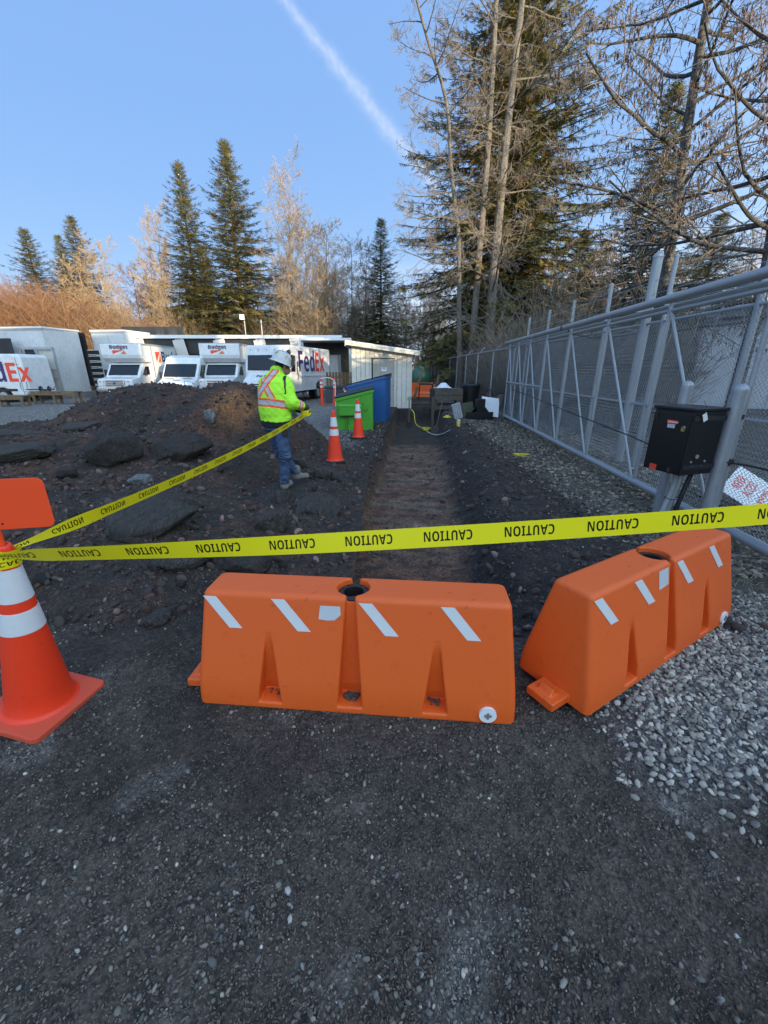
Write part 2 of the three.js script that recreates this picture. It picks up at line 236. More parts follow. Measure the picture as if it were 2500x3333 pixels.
function groundC(x, z) {
  const [k] = trench(x, z), d = -z, f = fbm(x * 1.3, z * 1.3, 11), f2 = fbm(x * 6, z * 6, 14, 3), p = N(x * 0.5, z * 0.5, 20);
  // worked surface near the camera: dark fines with pale dusty patches
  let c = mix3(C.near, C.soil2, ss(-0.15, 0.25, f + 0.4 * p));
  const pale = ss(0.12, 0.42, fbm(x * 2.1 + 4, z * 2.1, 17) + 0.35 * f2 + 0.16 * ss(-1.2, -0.2, z) + 0.10 * ss(-0.8, -2.2, x) - 0.05);
  c = mix3(c, C.pale, 0.75 * pale);
  c = mix3(c, C.yard, ss(-8.2 - 0.8 * f, -10 - f, z) * ss(-0.2, -0.9, x - 0.4 * f));
  c = mix3(c, C.yard, ss(-19, -21, z) * ss(0.8, -0.5, x));
  const soil = ss(-2.2, -2.7, z) * ss(0.75, 0.2, Math.min(Math.abs(x - trL(z) + 0.2), 9) ) + ss(-2.1, -2.6, z + 0.3 * f) * ss(2.75 + 0.35 * f, 2.35 + 0.35 * f, x) * ss(-0.6, 0.2, x) * ss(-21, -18, z);
  c = mix3(c, mix3(C.soil, C.soil2, ss(-0.1, 0.3, f2)), clamp(soil));
  c = mix3(c, mix3(C.soil, C.soil2, 0.5), ss(-2.1, -2.9, z + 0.4 * f) * ss(-0.2, -0.8, x) * ss(-9.5, -8, z));
  const st = ss(2.3, 2.8, x + 0.45 * f + 0.15 * f2) * ss(-2.5, -3.2, z); // straw and leaf litter along the gate
  c = mix3(c, mix3(C.straw, C.litter, ss(-0.2, 0.3, f2 + 0.3 * f)), 0.9 * st);
  c = mix3(c, C.litter, ss(4.3, 5.2, x) * 0.8 + 0 * d);
  c = mix3(c, C.moss, 0.6 * ss(3.0, 3.5, x) * ss(0.1, 0.35, N(x * 1.7, z * 1.7, 31)));
  c = mix3(c, mix3(C.litter, C.straw, 0.5), ss(-36, -44, z) * 0.8);
  c = mix3(c, C.gravel, 0.8 * ss(1.0, 1.5, x + 0.25 * f + 0.35 * (z + 1.5)) * ss(-3.0, -2.3, z) * ss(-1.0 + 0.3 * f, -1.55 + 0.3 * f, z));
  if (k > 0.02) {
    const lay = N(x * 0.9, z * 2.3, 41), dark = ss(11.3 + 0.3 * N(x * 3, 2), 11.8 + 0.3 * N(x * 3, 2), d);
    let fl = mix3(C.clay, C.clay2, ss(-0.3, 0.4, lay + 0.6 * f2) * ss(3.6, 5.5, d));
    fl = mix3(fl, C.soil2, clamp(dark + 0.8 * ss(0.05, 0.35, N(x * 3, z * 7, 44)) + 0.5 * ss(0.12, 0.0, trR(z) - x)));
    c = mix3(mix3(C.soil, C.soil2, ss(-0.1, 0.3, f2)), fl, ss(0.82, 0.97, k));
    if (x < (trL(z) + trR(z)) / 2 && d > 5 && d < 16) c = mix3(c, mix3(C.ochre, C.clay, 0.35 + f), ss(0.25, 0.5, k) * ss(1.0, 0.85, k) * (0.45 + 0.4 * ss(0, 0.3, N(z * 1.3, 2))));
  }
  return c;
}
const groundMat = std([1, 1, 1], 0.95, { vertexColors: true, map: T.grain, bumpMap: T.bump, bumpScale: 0.018 });
groundMat.map = rep(T.grain, 1); groundMat.color.setRGB(1.75, 1.75, 1.75);
function sheet(xs, zs, H, Cf) {
  const nx = xs.length, nz = zs.length, P = new Float32Array(nx * nz * 3), Q = new Float32Array(nx * nz * 3), U = new Float32Array(nx * nz * 2), I = [];
  for (let j = 0, o = 0; j < nz; j++) for (let i = 0; i < nx; i++, o++) { const x = xs[i], z = zs[j]; P[o * 3] = x; P[o * 3 + 1] = H(x, z); P[o * 3 + 2] = z; const c = Cf(x, z, P[o * 3 + 1]); Q[o * 3] = c[0]; Q[o * 3 + 1] = c[1]; Q[o * 3 + 2] = c[2]; U[o * 2] = x * 0.55; U[o * 2 + 1] = z * 0.55; }
  for (let j = 0; j < nz - 1; j++) for (let i = 0; i < nx - 1; i++) { const a = j * nx + i, b = a + 1, c = a + nx, d = c + 1; I.push(a, b, c, b, d, c); }
  const g = new THREE.BufferGeometry(); g.setAttribute('position', new THREE.BufferAttribute(P, 3)); g.setAttribute('color', new THREE.BufferAttribute(Q, 3)); g.setAttribute('uv', new THREE.BufferAttribute(U, 2)); g.setIndex(I); g.computeVertexNormals();
  if (g.attributes.normal.getY(0) < 0) { const n = g.attributes.normal; for (let i = 0; i < n.count; i++) n.setXYZ(i, -n.getX(i), -n.getY(i), -n.getZ(i)); const ix = g.index.array; for (let i = 0; i < ix.length; i += 3) { const t = ix[i + 1]; ix[i + 1] = ix[i + 2]; ix[i + 2] = t; } }
  return g;
}
{
  const xs = [], zs = []; let s = 0.033;
  for (let x = -1.5; x <= 2.9; x += 0.033) xs.push(x);
  for (let x = 2.93, s = 0.04; x < 300; s *= 1.055, x += s) xs.push(x);
  for (let x = -1.53, s = 0.04; x > -300; s *= 1.045, x -= s) xs.unshift(x);
  for (let z = 0.4; z > -4.2; z -= 0.033) zs.push(z);
  for (let z = -4.2; z > -24; z -= Math.max(0.033, -z * 0.0105)) zs.push(z);
  for (let z = -24, s = 0.3; z > -420; s *= 1.07, z -= s) zs.push(z);
  for (let z = 0.43, s = 0.05; z < 200; s *= 1.13, z += s) zs.unshift(z);
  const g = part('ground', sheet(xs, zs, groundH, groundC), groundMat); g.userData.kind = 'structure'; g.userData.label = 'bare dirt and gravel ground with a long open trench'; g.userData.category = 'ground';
  const px = [], pz = []; for (let x = -12.5; x <= -0.25; x += x > -5 ? 0.04 : 0.07) px.push(x); for (let z = -1.95; z >= -13.4; z -= 0.05) pz.push(z);
  solo('dirt_pile', sheet(px, pz, (x, z) => { const h = pileH(x, z), gg = groundH(x, z); return h < gg ? gg - 0.03 - 0.25 * Math.min(0.5, gg - h) : h; }, (x, z, y) => {
    const f = fbm(x * 1.1, z * 1.1, 51), f2 = fbm(x * 5, z * 5, 53, 3);
    let c = mix3([0.040, 0.027, 0.021], [0.070, 0.037, 0.024], ss(-0.15, 0.3, f + 0.4 * f2));
    c = mix3(c, [0.105, 0.045, 0.025], 0.8 * ss(-0.1, 0.3, f + 0.25 * f2) * ss(0.3, 0.7, y));
    c = mix3(c, [0.25, 0.105, 0.035], ss(0.62, 0.2, Math.hypot(x + 2.85, (z + 7.75) * 0.8) + 0.25 * f + 0.15 * f2)); // patch of ochre clay
    return c;
  }), groundMat, 'tall heap of dark brown excavated soil beside the trench', 'dirt pile');
}
// ---------- stones ----------
const stoneGeo = [0, 1, 2, 3].map((k) => { const g = mergeVertices(new THREE.IcosahedronGeometry(1, 1).deleteAttribute('uv').deleteAttribute('normal')), p = g.attributes.position, r = rng(50 + k); const ax = [1, 0.62 + 0.2 * r(), 0.75 + 0.25 * r()]; for (let i = 0; i < p.count; i++) { const q = 1 + 0.34 * N(p.getX(i) * 1.3 + k * 7, p.getY(i) * 1.3, p.getZ(i) * 1.3) + 0.12 * (r() - 0.5); p.setXYZ(i, p.getX(i) * q * ax[0], p.getY(i) * q * ax[1], p.getZ(i) * q * ax[2]); } g.computeVertexNormals(); return g; });
const stoneMat = std([1, 1, 1], 0.9);
function scatter(name, label, category, n, geos, mat, seed, fn) { // fn(rand) -> {x,y,z,s,rx,ry,rz,c} or null
  const r = rng(seed), per = geos.map(() => []);
  for (let i = 0; i < n; i++) { const o = fn(r); if (o) per[i % geos.length].push(o); }
  const root = geos.length > 1 ? new THREE.Group() : null; if (root) { root.name = numbered(name); scene.add(root); tag(root, label, category, null, 'stuff'); }
  geos.forEach((g, k) => {
    const im = new THREE.InstancedMesh(g, mat, per[k].length); im.castShadow = im.receiveShadow = true; im.name = root ? name : numbered(name); im.userData.kind = 'stuff';
    per[k].forEach((o, i) => { mt.compose(V3(o.x, o.y, o.z), qt.setFromEuler(eu.set(o.rx || 0, o.ry || 0, o.rz || 0, 'YXZ')), Array.isArray(o.s) ? V3(...o.s) : V3(o.s, o.s, o.s)); im.setMatrixAt(i, mt); im.setColorAt(i, o.c ? lin(...o.c) : lin(1, 1, 1)); });
    if (root) root.add(im); else { scene.add(im); tag(im, label, category, null, 'stuff'); }
  });
}
const grey = (r, lo, hi, warm = 0.03) => { const v = lo + (hi - lo) * Math.pow(r(), 2.2), w = (r() - 0.4) * warm; return [v * (1.10 + w * 2), v * (1 + w), v * (0.86 - w)]; };
scatter('pebbles', 'loose grey pebbles strewn over the dark foreground dirt', 'pebbles', 52000, stoneGeo, stoneMat, 101, (r) => {
  const d = 0.35 + 6.0 * Math.pow(r(), 1.25), a = (r() - 0.5) * 2.3, x = Math.sin(a) * d * 1.3, z = -Math.cos(a) * d; if (z > 0.2) return null;
  const cl = fbm(x * 1.7, z * 1.7, 61) + 0.6 * fbm(x * 6, z * 6, 65, 2); if (r() > ss(-0.35, 0.3, cl) + 0.06) return null;
  const [k] = trench(x, z); if (k > 0.6 && r() > 0.15) return null;
  const s = 0.0022 + 0.0072 * Math.pow(r(), 3.2) + (r() < 0.02 ? 0.007 * r() : 0); const y = groundTop(x, z);
  const bright = r() < 0.075 ? grey(r, 0.18, 0.46, 0.08) : grey(r, 0.045, 0.19, 0.10);
  return { x, y: y + s * 0.2, z, s: [s * (0.8 + 0.6 * r()), s, s * (0.8 + 0.5 * r())], rx: r() * 6, ry: r() * 6, rz: r() * 6, c: bright };
});
scatter('dirt_crumbs', 'fine dark crumbs of dirt and grit covering the foreground', 'dirt crumbs', 120000, stoneGeo.slice(0, 2), stoneMat, 107, (r) => {
  const d = 0.4 + 4.2 * Math.pow(r(), 1.1), a = (r() - 0.5) * 2.1, x = Math.sin(a) * d * 1.25, z = -Math.cos(a) * d; if (z > 0.1 || x > 2.2) return null; const [k] = trench(x, z); if (k > 0.3) return null;
  const c = groundC(x, z), v = 1.0 + 1.5 * r() * r(), s = 0.0016 + 0.0042 * Math.pow(r(), 2.5);
  return { x, y: groundTop(x, z) + s * 0.15, z, s: [s * (0.8 + 0.7 * r()), s * 0.8, s], rx: r() * 6, ry: r() * 6, rz: r() * 6, c: [c[0] * v, c[1] * v, c[2] * v] };
});
scatter('gravel_bed', 'bed of pale grey rounded gravel in front of the angled barrier', 'gravel', 15000, stoneGeo, stoneMat, 102, (r) => {
  const x = 1.0 + 2.6 * r(), z = -0.9 - 2.0 * r(), f = fbm(x * 1.5, z * 1.5, 71);
  const dens = ss(0.95, 1.45, x + 0.35 * (z + 1.6) + 0.35 * f) * ss(-2.95, -2.4, z - 0.2 * x + 0.5) * ss(-0.95 + 0.4 * f, -1.5 + 0.4 * f, z + 0.12 * (x - 1.4));
  if (r() > dens) return null; const s = 0.007 + 0.010 * r();
  return { x, y: groundH(x, z) + s * (0.25 + 0.35 * r()), z, s: [s * 1.15, s * 0.8, s], rx: r() * 0.9, ry: r() * 6, rz: r() * 0.9, c: grey(r, 0.14, 0.46, 0.04) };
});
scatter('soil_clods', 'dark crumbly clods of soil over the heap and trench banks', 'soil clods', 95000, stoneGeo, stoneMat, 103, (r) => {
  const x = -10 + 13 * r(), z = -2.2 - 10.5 * Math.pow(r(), 1.2), y = groundTop(x, z), pile = x < -0.3 && pileH(x, z) > groundH(x, z);
  const [k] = trench(x, z); const bank = !pile && x > -1.2 && x < 2.6; if (!pile && !bank) return null; if (!pile && k > 0.9 && r() > 0.12) return null;
  if (r() > 0.45 + 0.8 * fbm(x * 2, z * 2, 81)) return null;
  const s = 0.005 + 0.026 * Math.pow(r(), 4) * (r() < 0.3 ? 1.9 : 1); const v = 0.6 + 0.8 * r(), w = r() < 0.05 ? 2.8 : 1, red = pile ? r() * 0.5 : 0.1;
  return { x, y: y + s * 0.25, z, s: [s * (0.8 + 0.7 * r()), s * 0.85, s], rx: r() * 6, ry: r() * 6, rz: r() * 6, c: [0.052 * v * w * (1 + red), 0.041 * v * w, 0.036 * v * w * (1 - 0.3 * red)] };
});
scatter('yard_gravel', 'fine grey gravel over the yard in front of the parked vehicles', 'gravel', 14000, stoneGeo, stoneMat, 104, (r) => {
  const x = -16 + 16.2 * r(), z = -8.2 - 13 * r(); if (x < -0.3 && pileH(x, z) > groundH(x, z) - 0.02) return null; const [k] = trench(x, z); if (k > 0.02) return null;
  const s = 0.008 + 0.014 * r() * r(); return { x, y: groundH(x, z) + s * 0.2, z, s: [s * 1.2, s * 0.8, s], rx: r(), ry: r() * 6, rz: r(), c: grey(r, 0.10, 0.42, 0.04) };
});
{ // dead grass blades, twigs and leaves beside the gate
  const blade = new THREE.BufferGeometry(); blade.setAttribute('position', new THREE.BufferAttribute(new Float32Array([-0.5, 0, 0, 0.5, 0, 0, 0.35, 0.35, 0.4, -0.35, 0.35, 0.4, 0, 0.25, 1]), 3)); blade.setIndex([0, 1, 2, 0, 2, 3, 3, 2, 4]); blade.computeVertexNormals();
  const dry = std([1, 1, 1], 0.9, { side: THREE.DoubleSide });
  scatter('dead_grass', 'dry matted straw and dead grass along the foot of the gate', 'dead grass', 26000, [blade], dry, 105, (r) => {
    const z = -1.6 - 11 * Math.pow(r(), 1.7), x = 2.1 + 2.3 * r() + 0.05 * -z * r(), f = fbm(x * 1.1, z * 1.1, 91); if (x > 3.25 + 0.07 * -z + 1.6) return null;
    if (r() > ss(2.2, 2.85, x + 0.5 * f) * (z > -2.5 ? ss(2.45, 2.7, x) : 1)) return null;
    const l = 0.03 + 0.13 * r() * (r() < 0.35 ? 1.5 : 0.8), v = 0.6 + 0.9 * r(); const green = r() < 0.08;
    return { x, y: groundH(x, z) + 0.004, z, s: [0.002 + 0.0035 * r(), l * (0.1 + 0.5 * r()), l], ry: r() * 6.28, rx: -0.2 + 0.3 * r(), c: green ? [0.05 * v, 0.09 * v, 0.02 * v] : [0.21 * v, 0.175 * v, 0.12 * v] };
  });
  const leaf = new THREE.BufferGeometry(); leaf.setAttribute('position', new THREE.BufferAttribute(new Float32Array([0, 0, -1, 0.55, 0.16, -0.25, 0.4, 0.2, 0.5, 0, 0.05, 1, -0.45, 0.22, 0.45, -0.55, 0.12, -0.3, 0, 0, 0]), 3)); leaf.setIndex([0, 1, 6, 1, 2, 6, 2, 3, 6, 3, 4, 6, 4, 5, 6, 5, 0, 6]); leaf.computeVertexNormals();
  scatter('fallen_leaves', 'curled pale brown fallen leaves between the trench and the gate', 'fallen leaves', 9000, [leaf], dry, 106, (r) => {
    const z = -3 - 15 * Math.pow(r(), 1.3), x = 2.0 + 2.6 * r() + 0.09 * -z * r() * 0.9, f = fbm(x * 1.1, z * 1.1, 91); if (r() > ss(2.1, 2.9, x + 0.5 * f) + 0.03) return null;
    const s = 0.015 + 0.03 * r(), v = 0.5 + r(); return { x, y: groundH(x, z) + 0.005, z, s, ry: r() * 6.28, rx: (r() - 0.5) * 1.2, rz: (r() - 0.5) * 1.2, c: [0.24 * v, 0.19 * v, 0.15 * v] };
  });
}
{ // lumps of broken asphalt and stone on the heap
  const chunkMat = std([0.050, 0.046, 0.044], 0.95, { map: rep(T.grain, 2), bumpMap: rep(T.bump, 1.5), bumpScale: 0.02 }); chunkMat.color.setRGB(0.118, 0.098, 0.083);
  const brownMat = std([0.085, 0.064, 0.053], 0.95, { map: rep(T.grain, 2), bumpMap: rep(T.bump, 1.5), bumpScale: 0.02 });
  const paleMat = std([0.42, 0.43, 0.43], 0.95, { map: rep(T.grain, 3), bumpMap: rep(T.bump, 2), bumpScale: 0.02 });
  function lump(sx, sy, sz, seed, blocky = 1) {
    const g = mergeVertices(new THREE.IcosahedronGeometry(1, 9).deleteAttribute('uv').deleteAttribute('normal')), p = g.attributes.position, uv = new Float32Array(p.count * 2), r = rng(seed), pl = [];
    for (let i = 0; i < 9; i++) pl.push([V3(r() - 0.5, (r() - 0.5) * 0.8, r() - 0.5).normalize(), 0.62 + 0.25 * r()]); pl.push([V3(0, 1, 0), 0.55 + 0.15 * r()], [V3(0, -1, 0), 0.6]);
    for (let i = 0; i < p.count; i++) { const v = V3(p.getX(i), p.getY(i), p.getZ(i)); let q = 1.05; for (const [n, d] of pl) { const k = v.dot(n); if (k > 0.05) q = smin(q, d / k, 0.06 * blocky + 0.02); } q *= 1 + 0.16 * fbm(v.x * 3 + seed, v.y * 3, v.z * 3); q += 0.05 * fbm(v.x * 9, v.y * 9 + seed, v.z * 9, 3); p.setXYZ(i, v.x * q * sx, v.y * q * sy, v.z * q * sz); uv[i * 2] = v.x * q * sx + v.z * q * sz * 0.5; uv[i * 2 + 1] = v.y * q * sy + v.z * q * sz * 0.8; }
    g.setAttribute('uv', new THREE.BufferAttribute(uv, 2)); g.computeVertexNormals(); return g;
  }
  const put = (name, label, cat, mat, x, z, sx, sy, sz, seed, ry = 0, rx = 0, rz = 0, lift = 0.35, group) => { const m = solo(name, lump(sx * 0.8, sy, sz * 0.8, seed), mat, label, cat, group); m.position.set(x, groundTop(x, z) + sy * lift, z); m.rotation.set(rx, ry, rz, 'YXZ'); return m; };
  const A = 'asphalt_slab', R = 'rock', ga = 'broken asphalt slabs on the soil heap', gr = 'rocks lying on the soil heap';
  put(A, 'long flat asphalt slab at the far left edge of the soil heap', 'asphalt slab', chunkMat, -6.9, -7.3, 1.15, 0.16, 0.55, 1, 0.05, 0.04, -0.02, 0.6, ga);
  put(A, 'thick dark asphalt slab below the long slab at far left', 'asphalt slab', chunkMat, -4.9, -5.3, 0.75, 0.16, 0.45, 2, 0.3, 0.05, 0.05, 0.5, ga);
  put(A, 'small flat asphalt slab right of the long slab on the left', 'asphalt slab', chunkMat, -5.1, -6.9, 0.42, 0.11, 0.35, 3, -0.3, 0.1, 0, 0.6, ga);
  put(A, 'square asphalt block leaning below the soil heap peak on the left', 'asphalt slab', brownMat, -3.65, -5.45, 0.42, 0.34, 0.34, 4, 0.5, 0.2, -0.25, 0.4, ga);
  put(A, 'low asphalt slab nearest the left edge under the upper tape', 'asphalt slab', chunkMat, -4.3, -4.35, 0.55, 0.13, 0.4, 5, -0.2, 0.05, 0.1, 0.4, ga);
  put(A, 'large grey asphalt slab directly under the upper caution tape', 'asphalt slab', chunkMat, -2.15, -3.55, 0.50, 0.16, 0.38, 6, 0.35, 0.35, 0.12, 0.45, ga);
  put(A, 'flat slab with pale crushed edge just below the front caution tape', 'asphalt slab', chunkMat, -1.65, -2.95, 0.30, 0.10, 0.22, 7, 0.2, 0.15, 0.05, 0.5, ga);
  put(A, 'big brown slab just left of and behind the straight barrier', 'asphalt slab', brownMat, -1.15, -2.95, 0.30, 0.12, 0.26, 8, -0.4, 0.2, -0.1, 0.5, ga);
  put(A, 'dark block tucked against the left end of the straight barrier', 'asphalt slab', chunkMat, -1.06, -2.38, 0.27, 0.14, 0.2, 9, 0.2, 0.1, 0.15, 0.35, ga);
  put(A, 'slab half buried in the bank right of the worker', 'asphalt slab', chunkMat, -0.85, -4.6, 0.40, 0.13, 0.36, 10, 0.7, 0.25, 0.2, 0.35, ga);
  put(A, 'upright reddish slab in the middle of the soil heap', 'asphalt slab', brownMat, -3.0, -5.9, 0.55, 0.22, 0.4, 23, 0.2, 0.35, 0.05, 0.3, ga);
  put(R, 'grey rock right under the boot of the worker', 'rock', chunkMat, -1.32, -5.1, 0.17, 0.15, 0.16, 11, 0.4, 0, 0, 0.35, gr);
  put(R, 'pointed triangular rock between the two tapes in the middle', 'rock', chunkMat, -1.12, -3.75, 0.20, 0.16, 0.18, 12, 0.4, 0.2, 0.3, 0.35, gr);
  put(R, 'rock behind the right boot of the worker', 'rock', chunkMat, -1.0, -6.3, 0.22, 0.17, 0.2, 13, 1.1, 0, 0, 0.4, gr);
  put(R, 'round rock left of the nearer small cone on the heap edge', 'rock', chunkMat, -1.45, -6.75, 0.16, 0.13, 0.15, 14, 0.4, 0, 0, 0.4, gr);
  put(R, 'smooth oval rock above the left tape near the block', 'rock', brownMat, -3.95, -4.85, 0.16, 0.11, 0.13, 15, 0.2, 0, 0, 0.5, gr);
  put(R, 'pale quartz lump crusted white near the left tape', 'rock', paleMat, -3.05, -4.85, 0.20, 0.09, 0.12, 16, 0.5, 0.2, 0, 0.35);
  put(R, 'upright whitish concrete lump on the soil heap above the tape', 'rock', paleMat, -3.05, -7.2, 0.12, 0.20, 0.10, 17, 0.3, 0, 0.3, 0.5);
  put(R, 'pale stone on the bank edge below the nearer small cone', 'rock', chunkMat, -0.72, -6.2, 0.2, 0.1, 0.18, 18, 0.3, 0, 0.2, 0.4, gr);
  put(R, 'dark rounded rock at the base of the heap left of the barrier', 'rock', chunkMat, -1.55, -2.35, 0.13, 0.07, 0.1, 19, 1.2, 0, 0, 0.4, gr);
  const sm = [0, 1, 2].map((k) => lump(1, 0.75, 0.85, 200 + k)); // smaller stones, counted singly
  const r = rng(77); for (let i = 0; i < 46; i++) { const z = -2.5 - 5.5 * Math.pow(r(), 1.2), x = -0.75 - r() * (1.2 - z * 0.55), s = 0.035 + 0.06 * r() * r(); if (Math.hypot(x + 1.47, z + 5.65) < 0.3) continue; const m = solo('stone', sm[i % 3], i % 4 ? chunkMat : brownMat, 'small dark stone lying on the slope of the soil heap', 'stone', 'small stones on the soil heap'); m.position.set(x, groundTop(x, z) + s * 0.3, z); m.scale.setScalar(s); m.rotation.set(r() * 0.6, r() * 6, r() * 0.6); }
}
// ---------- plastic barriers ----------
const BZ = (y) => (y < 0.10 ? 0.218 - 0.03 * y : 0.215 - (y - 0.10) * 0.213); // half depth at height y
const BX = (y) => (y < 0.10 ? 0.806 : 0.806 - (y - 0.10) * 0.098);
const BH = 0.612;
function barrierSdf(x, y, z) {
  const az = Math.abs(z), zf = BZ(Math.max(0, y)), up = (y - 0.1) * 0.2;
  let d = smax(az - (0.218 - 0.03 * y), (az - (0.215 - (y - 0.10) * 0.213)) * 0.978, 0.012);
  d = smax(d, smax(Math.abs(x) - 0.806, (Math.abs(x) - (0.806 - (y - 0.10) * 0.098)) * 0.995, 0.01), 0.035);
  d = smax(d, y - BH, 0.028); d = smax(d, -y, 0.012);
  for (const x0 of [-0.425, 0.412]) { // tapering pockets
    const t = clamp((y - 0.04) / 0.36), w = lerp(0.060, 0.010, t), dep = lerp(0.105, 0.0, t);
    const n = smax(smax(Math.abs(x - x0) - w, (zf - dep) - az, 0.012), smax(0.042 + 0.10 * (az - zf + dep) * -0.25 - y, y - 0.41, 0.01), 0.012);
    d = smax(d, -n, 0.012);
  }
  { const t = clamp((y - 0.04) / 0.56), w = lerp(0.062, 0.021, t), dep = lerp(0.115, 0.022, t); d = smax(d, -smax(smax(Math.abs(x + 0.013) - w, (zf - dep) - az, 0.012), 0.042 - y, 0.012), 0.012); }
  const rr = Math.hypot(x + 0.013, z); // filler hole in the top
  d = smax(d, -smax(rr - 0.082, BH - 0.040 - y, 0.008), 0.01); d = smax(d, -smax(rr - 0.052, BH - 0.34 - y, 0.01), 0.006);
  d = smax(d, -smax(Math.abs(x + 0.013) - 0.017, BH - 0.03 - y, 0.006), 0.008);
  // interlocking lug at the left end
  const bx = (cx, cy, cz, a, b, c) => { const p = Math.abs(x - cx) - a, q = Math.abs(y - cy) - b, s = Math.abs(z - cz) - c; return Math.hypot(Math.max(p, 0), Math.max(q, 0), Math.max(s, 0)) + Math.min(Math.max(p, q, s), 0) - 0.006; };
  d = Math.min(d, bx(-0.85, 0.030, 0.03, 0.075, 0.018, 0.075)); d = smin(d, smax(bx(-0.872, 0.06, 0.03, 0.03, 0.035, 0.035), (y - 0.05) + Math.abs(x + 0.872) * 1.2 - 0.04, 0.01), 0.01);
  return d;
}
const barrierGeo = nets(barrierSdf, [-0.95, -0.02, -0.24], [0.84, 0.64, 0.24], [0.0075, 0.0075, 0.0065]);
function onFace(pts, lift = 0.0015, thick = 0.001) { // flat sticker on the sloping front face, points given as x and height
  const a = Math.atan(0.213), s = new THREE.Shape(pts.map(([x, y]) => new THREE.Vector2(x, (y - 0.10) / Math.cos(a)))), g = new THREE.ExtrudeGeometry(s, { depth: thick, bevelEnabled: false });
  g.rotateX(-a); return g.translate(0, 0.10, 0.215 + lift);
}
const stickerTex = (() => { const c = document.createElement('canvas'); c.width = 128; c.height = 128; const k = c.getContext('2d'); k.fillStyle = '#d9dadb'; k.fillRect(0, 0, 128, 128); k.fillStyle = '#9a9c9e'; for (let i = 0; i < 8; i++) k.fillRect(14 + (i * 13) % 22, 18 + i * 13, 60 + (i * 37) % 40, 3); const t = new THREE.CanvasTexture(c); t.colorSpace = THREE.SRGBColorSpace; return t; })();
function makeBarrier(label, torn, pos, turn) {
  const b = thing('plastic_barrier', label, 'barrier', pos, turn, 'orange water filled barriers');
  part('body', barrierGeo, M.barrier, b);
  for (const x of [-0.752, -0.405, 0.028, 0.42]) part('reflective_stripe', onFace([[x, 0.588], [x + 0.066, 0.588], [x + 0.198, 0.432], [x + 0.132, 0.432]].map(([p, q]) => [p, q])), M.reflect, b);
  part('torn_label', onFace(torn ? [[-0.16, 0.566], [-0.062, 0.566], [-0.058, 0.525], [-0.088, 0.497], [-0.125, 0.494], [-0.168, 0.498]] : [[-0.165, 0.585], [-0.068, 0.585], [-0.068, 0.49], [-0.165, 0.48]]), M.sticker, b).userData.label = torn ? 'ragged silver label torn off at the lower right' : 'scuffed silver label with worn print';
  const ring = part('filler_ring', [new THREE.LatheGeometry([[0.050, -0.05], [0.050, 0.005], [0.053, 0.007], [0.077, 0.007], [0.079, 0.005], [0.079, -0.004]].map((p) => new THREE.Vector2(...p)), 44).translate(-0.013, BH - 0.036, 0)], M.black, b); ring.userData.label = 'black ring around the filler hole';
  for (let i = 0; i < 4; i++) { const a = i * 1.57 + 0.7; part('screw', cyl(0.0035, 0.0035, 0.003, 8, -0.013 + 0.066 * Math.cos(a), BH - 0.0285, 0.066 * Math.sin(a)), M.chrome, ring); }
  const py = 0.062, plug = part('drain_plug', [cyl(0.042, 0.042, 0.014, 32, 0.668, py, BZ(py) + 0.004, Math.PI / 2 - 0.03, 0, 0)], M.whitePlain, b); plug.userData.label = 'white round drain plug';
  part('plug_boss', [box(0.034, 0.012, 0.006, 0.668, py, BZ(py) + 0.013), box(0.012, 0.034, 0.006, 0.668, py, BZ(py) + 0.0135)], M.concrete, plug);
  for (const [x0, n, q] of [[-0.425, 9, 0.012], [-0.013, 26, 0.020], [0.412, 14, 0.014]]) { const r = rng(Math.round(n * 7 + pos[0] * 100)), gs = []; for (let i = 0; i < n; i++) { const s = q * (0.25 + 0.6 * r()); gs.push(place(stoneGeo[i % 4].clone(), x0 + (r() - 0.5) * 0.07, 0.046 + s * 0.4, BZ(0.05) - 0.05 - 0.04 * r(), r() * 6, r() * 6, r() * 6, s)); } part('trapped_dirt', gs, M.trapped, b); }
  return b;
}
M.trapped = std([0.075, 0.062, 0.05], 0.95);
M.sticker = std([0.75, 0.76, 0.77], 0.45, { map: stickerTex });
makeBarrier('straight orange plastic barrier facing the camera across the trench mouth', true, [-0.141, groundH(-0.14, -1.6) - 0.004, -1.794], -0.0873);
makeBarrier('orange plastic barrier set at an angle towards the gate on the right', false, [1.57, groundH(1.57, -2.1) + 0.002, -2.124], 0.545);

// ---------- traffic cones ----------
function makeCone(label, x, z, { dirty = false, turn = 0, blackBase = true, h = 0.91, base: bw = 0.37 } = {}) {
  const y0 = groundTop(x, z), c = thing('traffic_cone', label, 'traffic cone', [x, y0, z], turn, 'orange traffic cones');
  const R = (y) => lerp(0.142, 0.032, (y - 0.03) / (h - 0.03)), pts = [[0, 0.028]]; pts.push([0.172, 0.028], [0.158, 0.036]); for (let i = 0; i <= 12; i++) { const y = lerp(0.05, h - 0.015, i / 12); pts.push([R(y), y]); } pts.push([0.028, h], [0.018, h], [0.018, h - 0.03], [0, h - 0.03]);
  part('body', new THREE.LatheGeometry(pts.map((p) => new THREE.Vector2(...p)), 40), M.coneOrange, c);
  for (const [a, b] of [[0.64, 0.80], [0.48, 0.59]]) { const u = a / 0.91 * h * 1.0, v = b / 0.91 * h; part('reflective_collar', new THREE.LatheGeometry([[R(u) + 0.0005, u], [R(u) + 0.0025, u + 0.001], [R(v) + 0.0025, v - 0.001], [R(v) + 0.0005, v]].map((p) => new THREE.Vector2(...p)), 40), M.reflect, c); }
  const base = extrude(rrect(bw, bw, 0.035), 0.034, 0.006, 2); base.rotateX(-Math.PI / 2); base.translate(0, 0.017, 0);
  part('base', base, blackBase ? M.rubber : dirty ? M.coneDirty : M.coneOrange, c); return c;
}
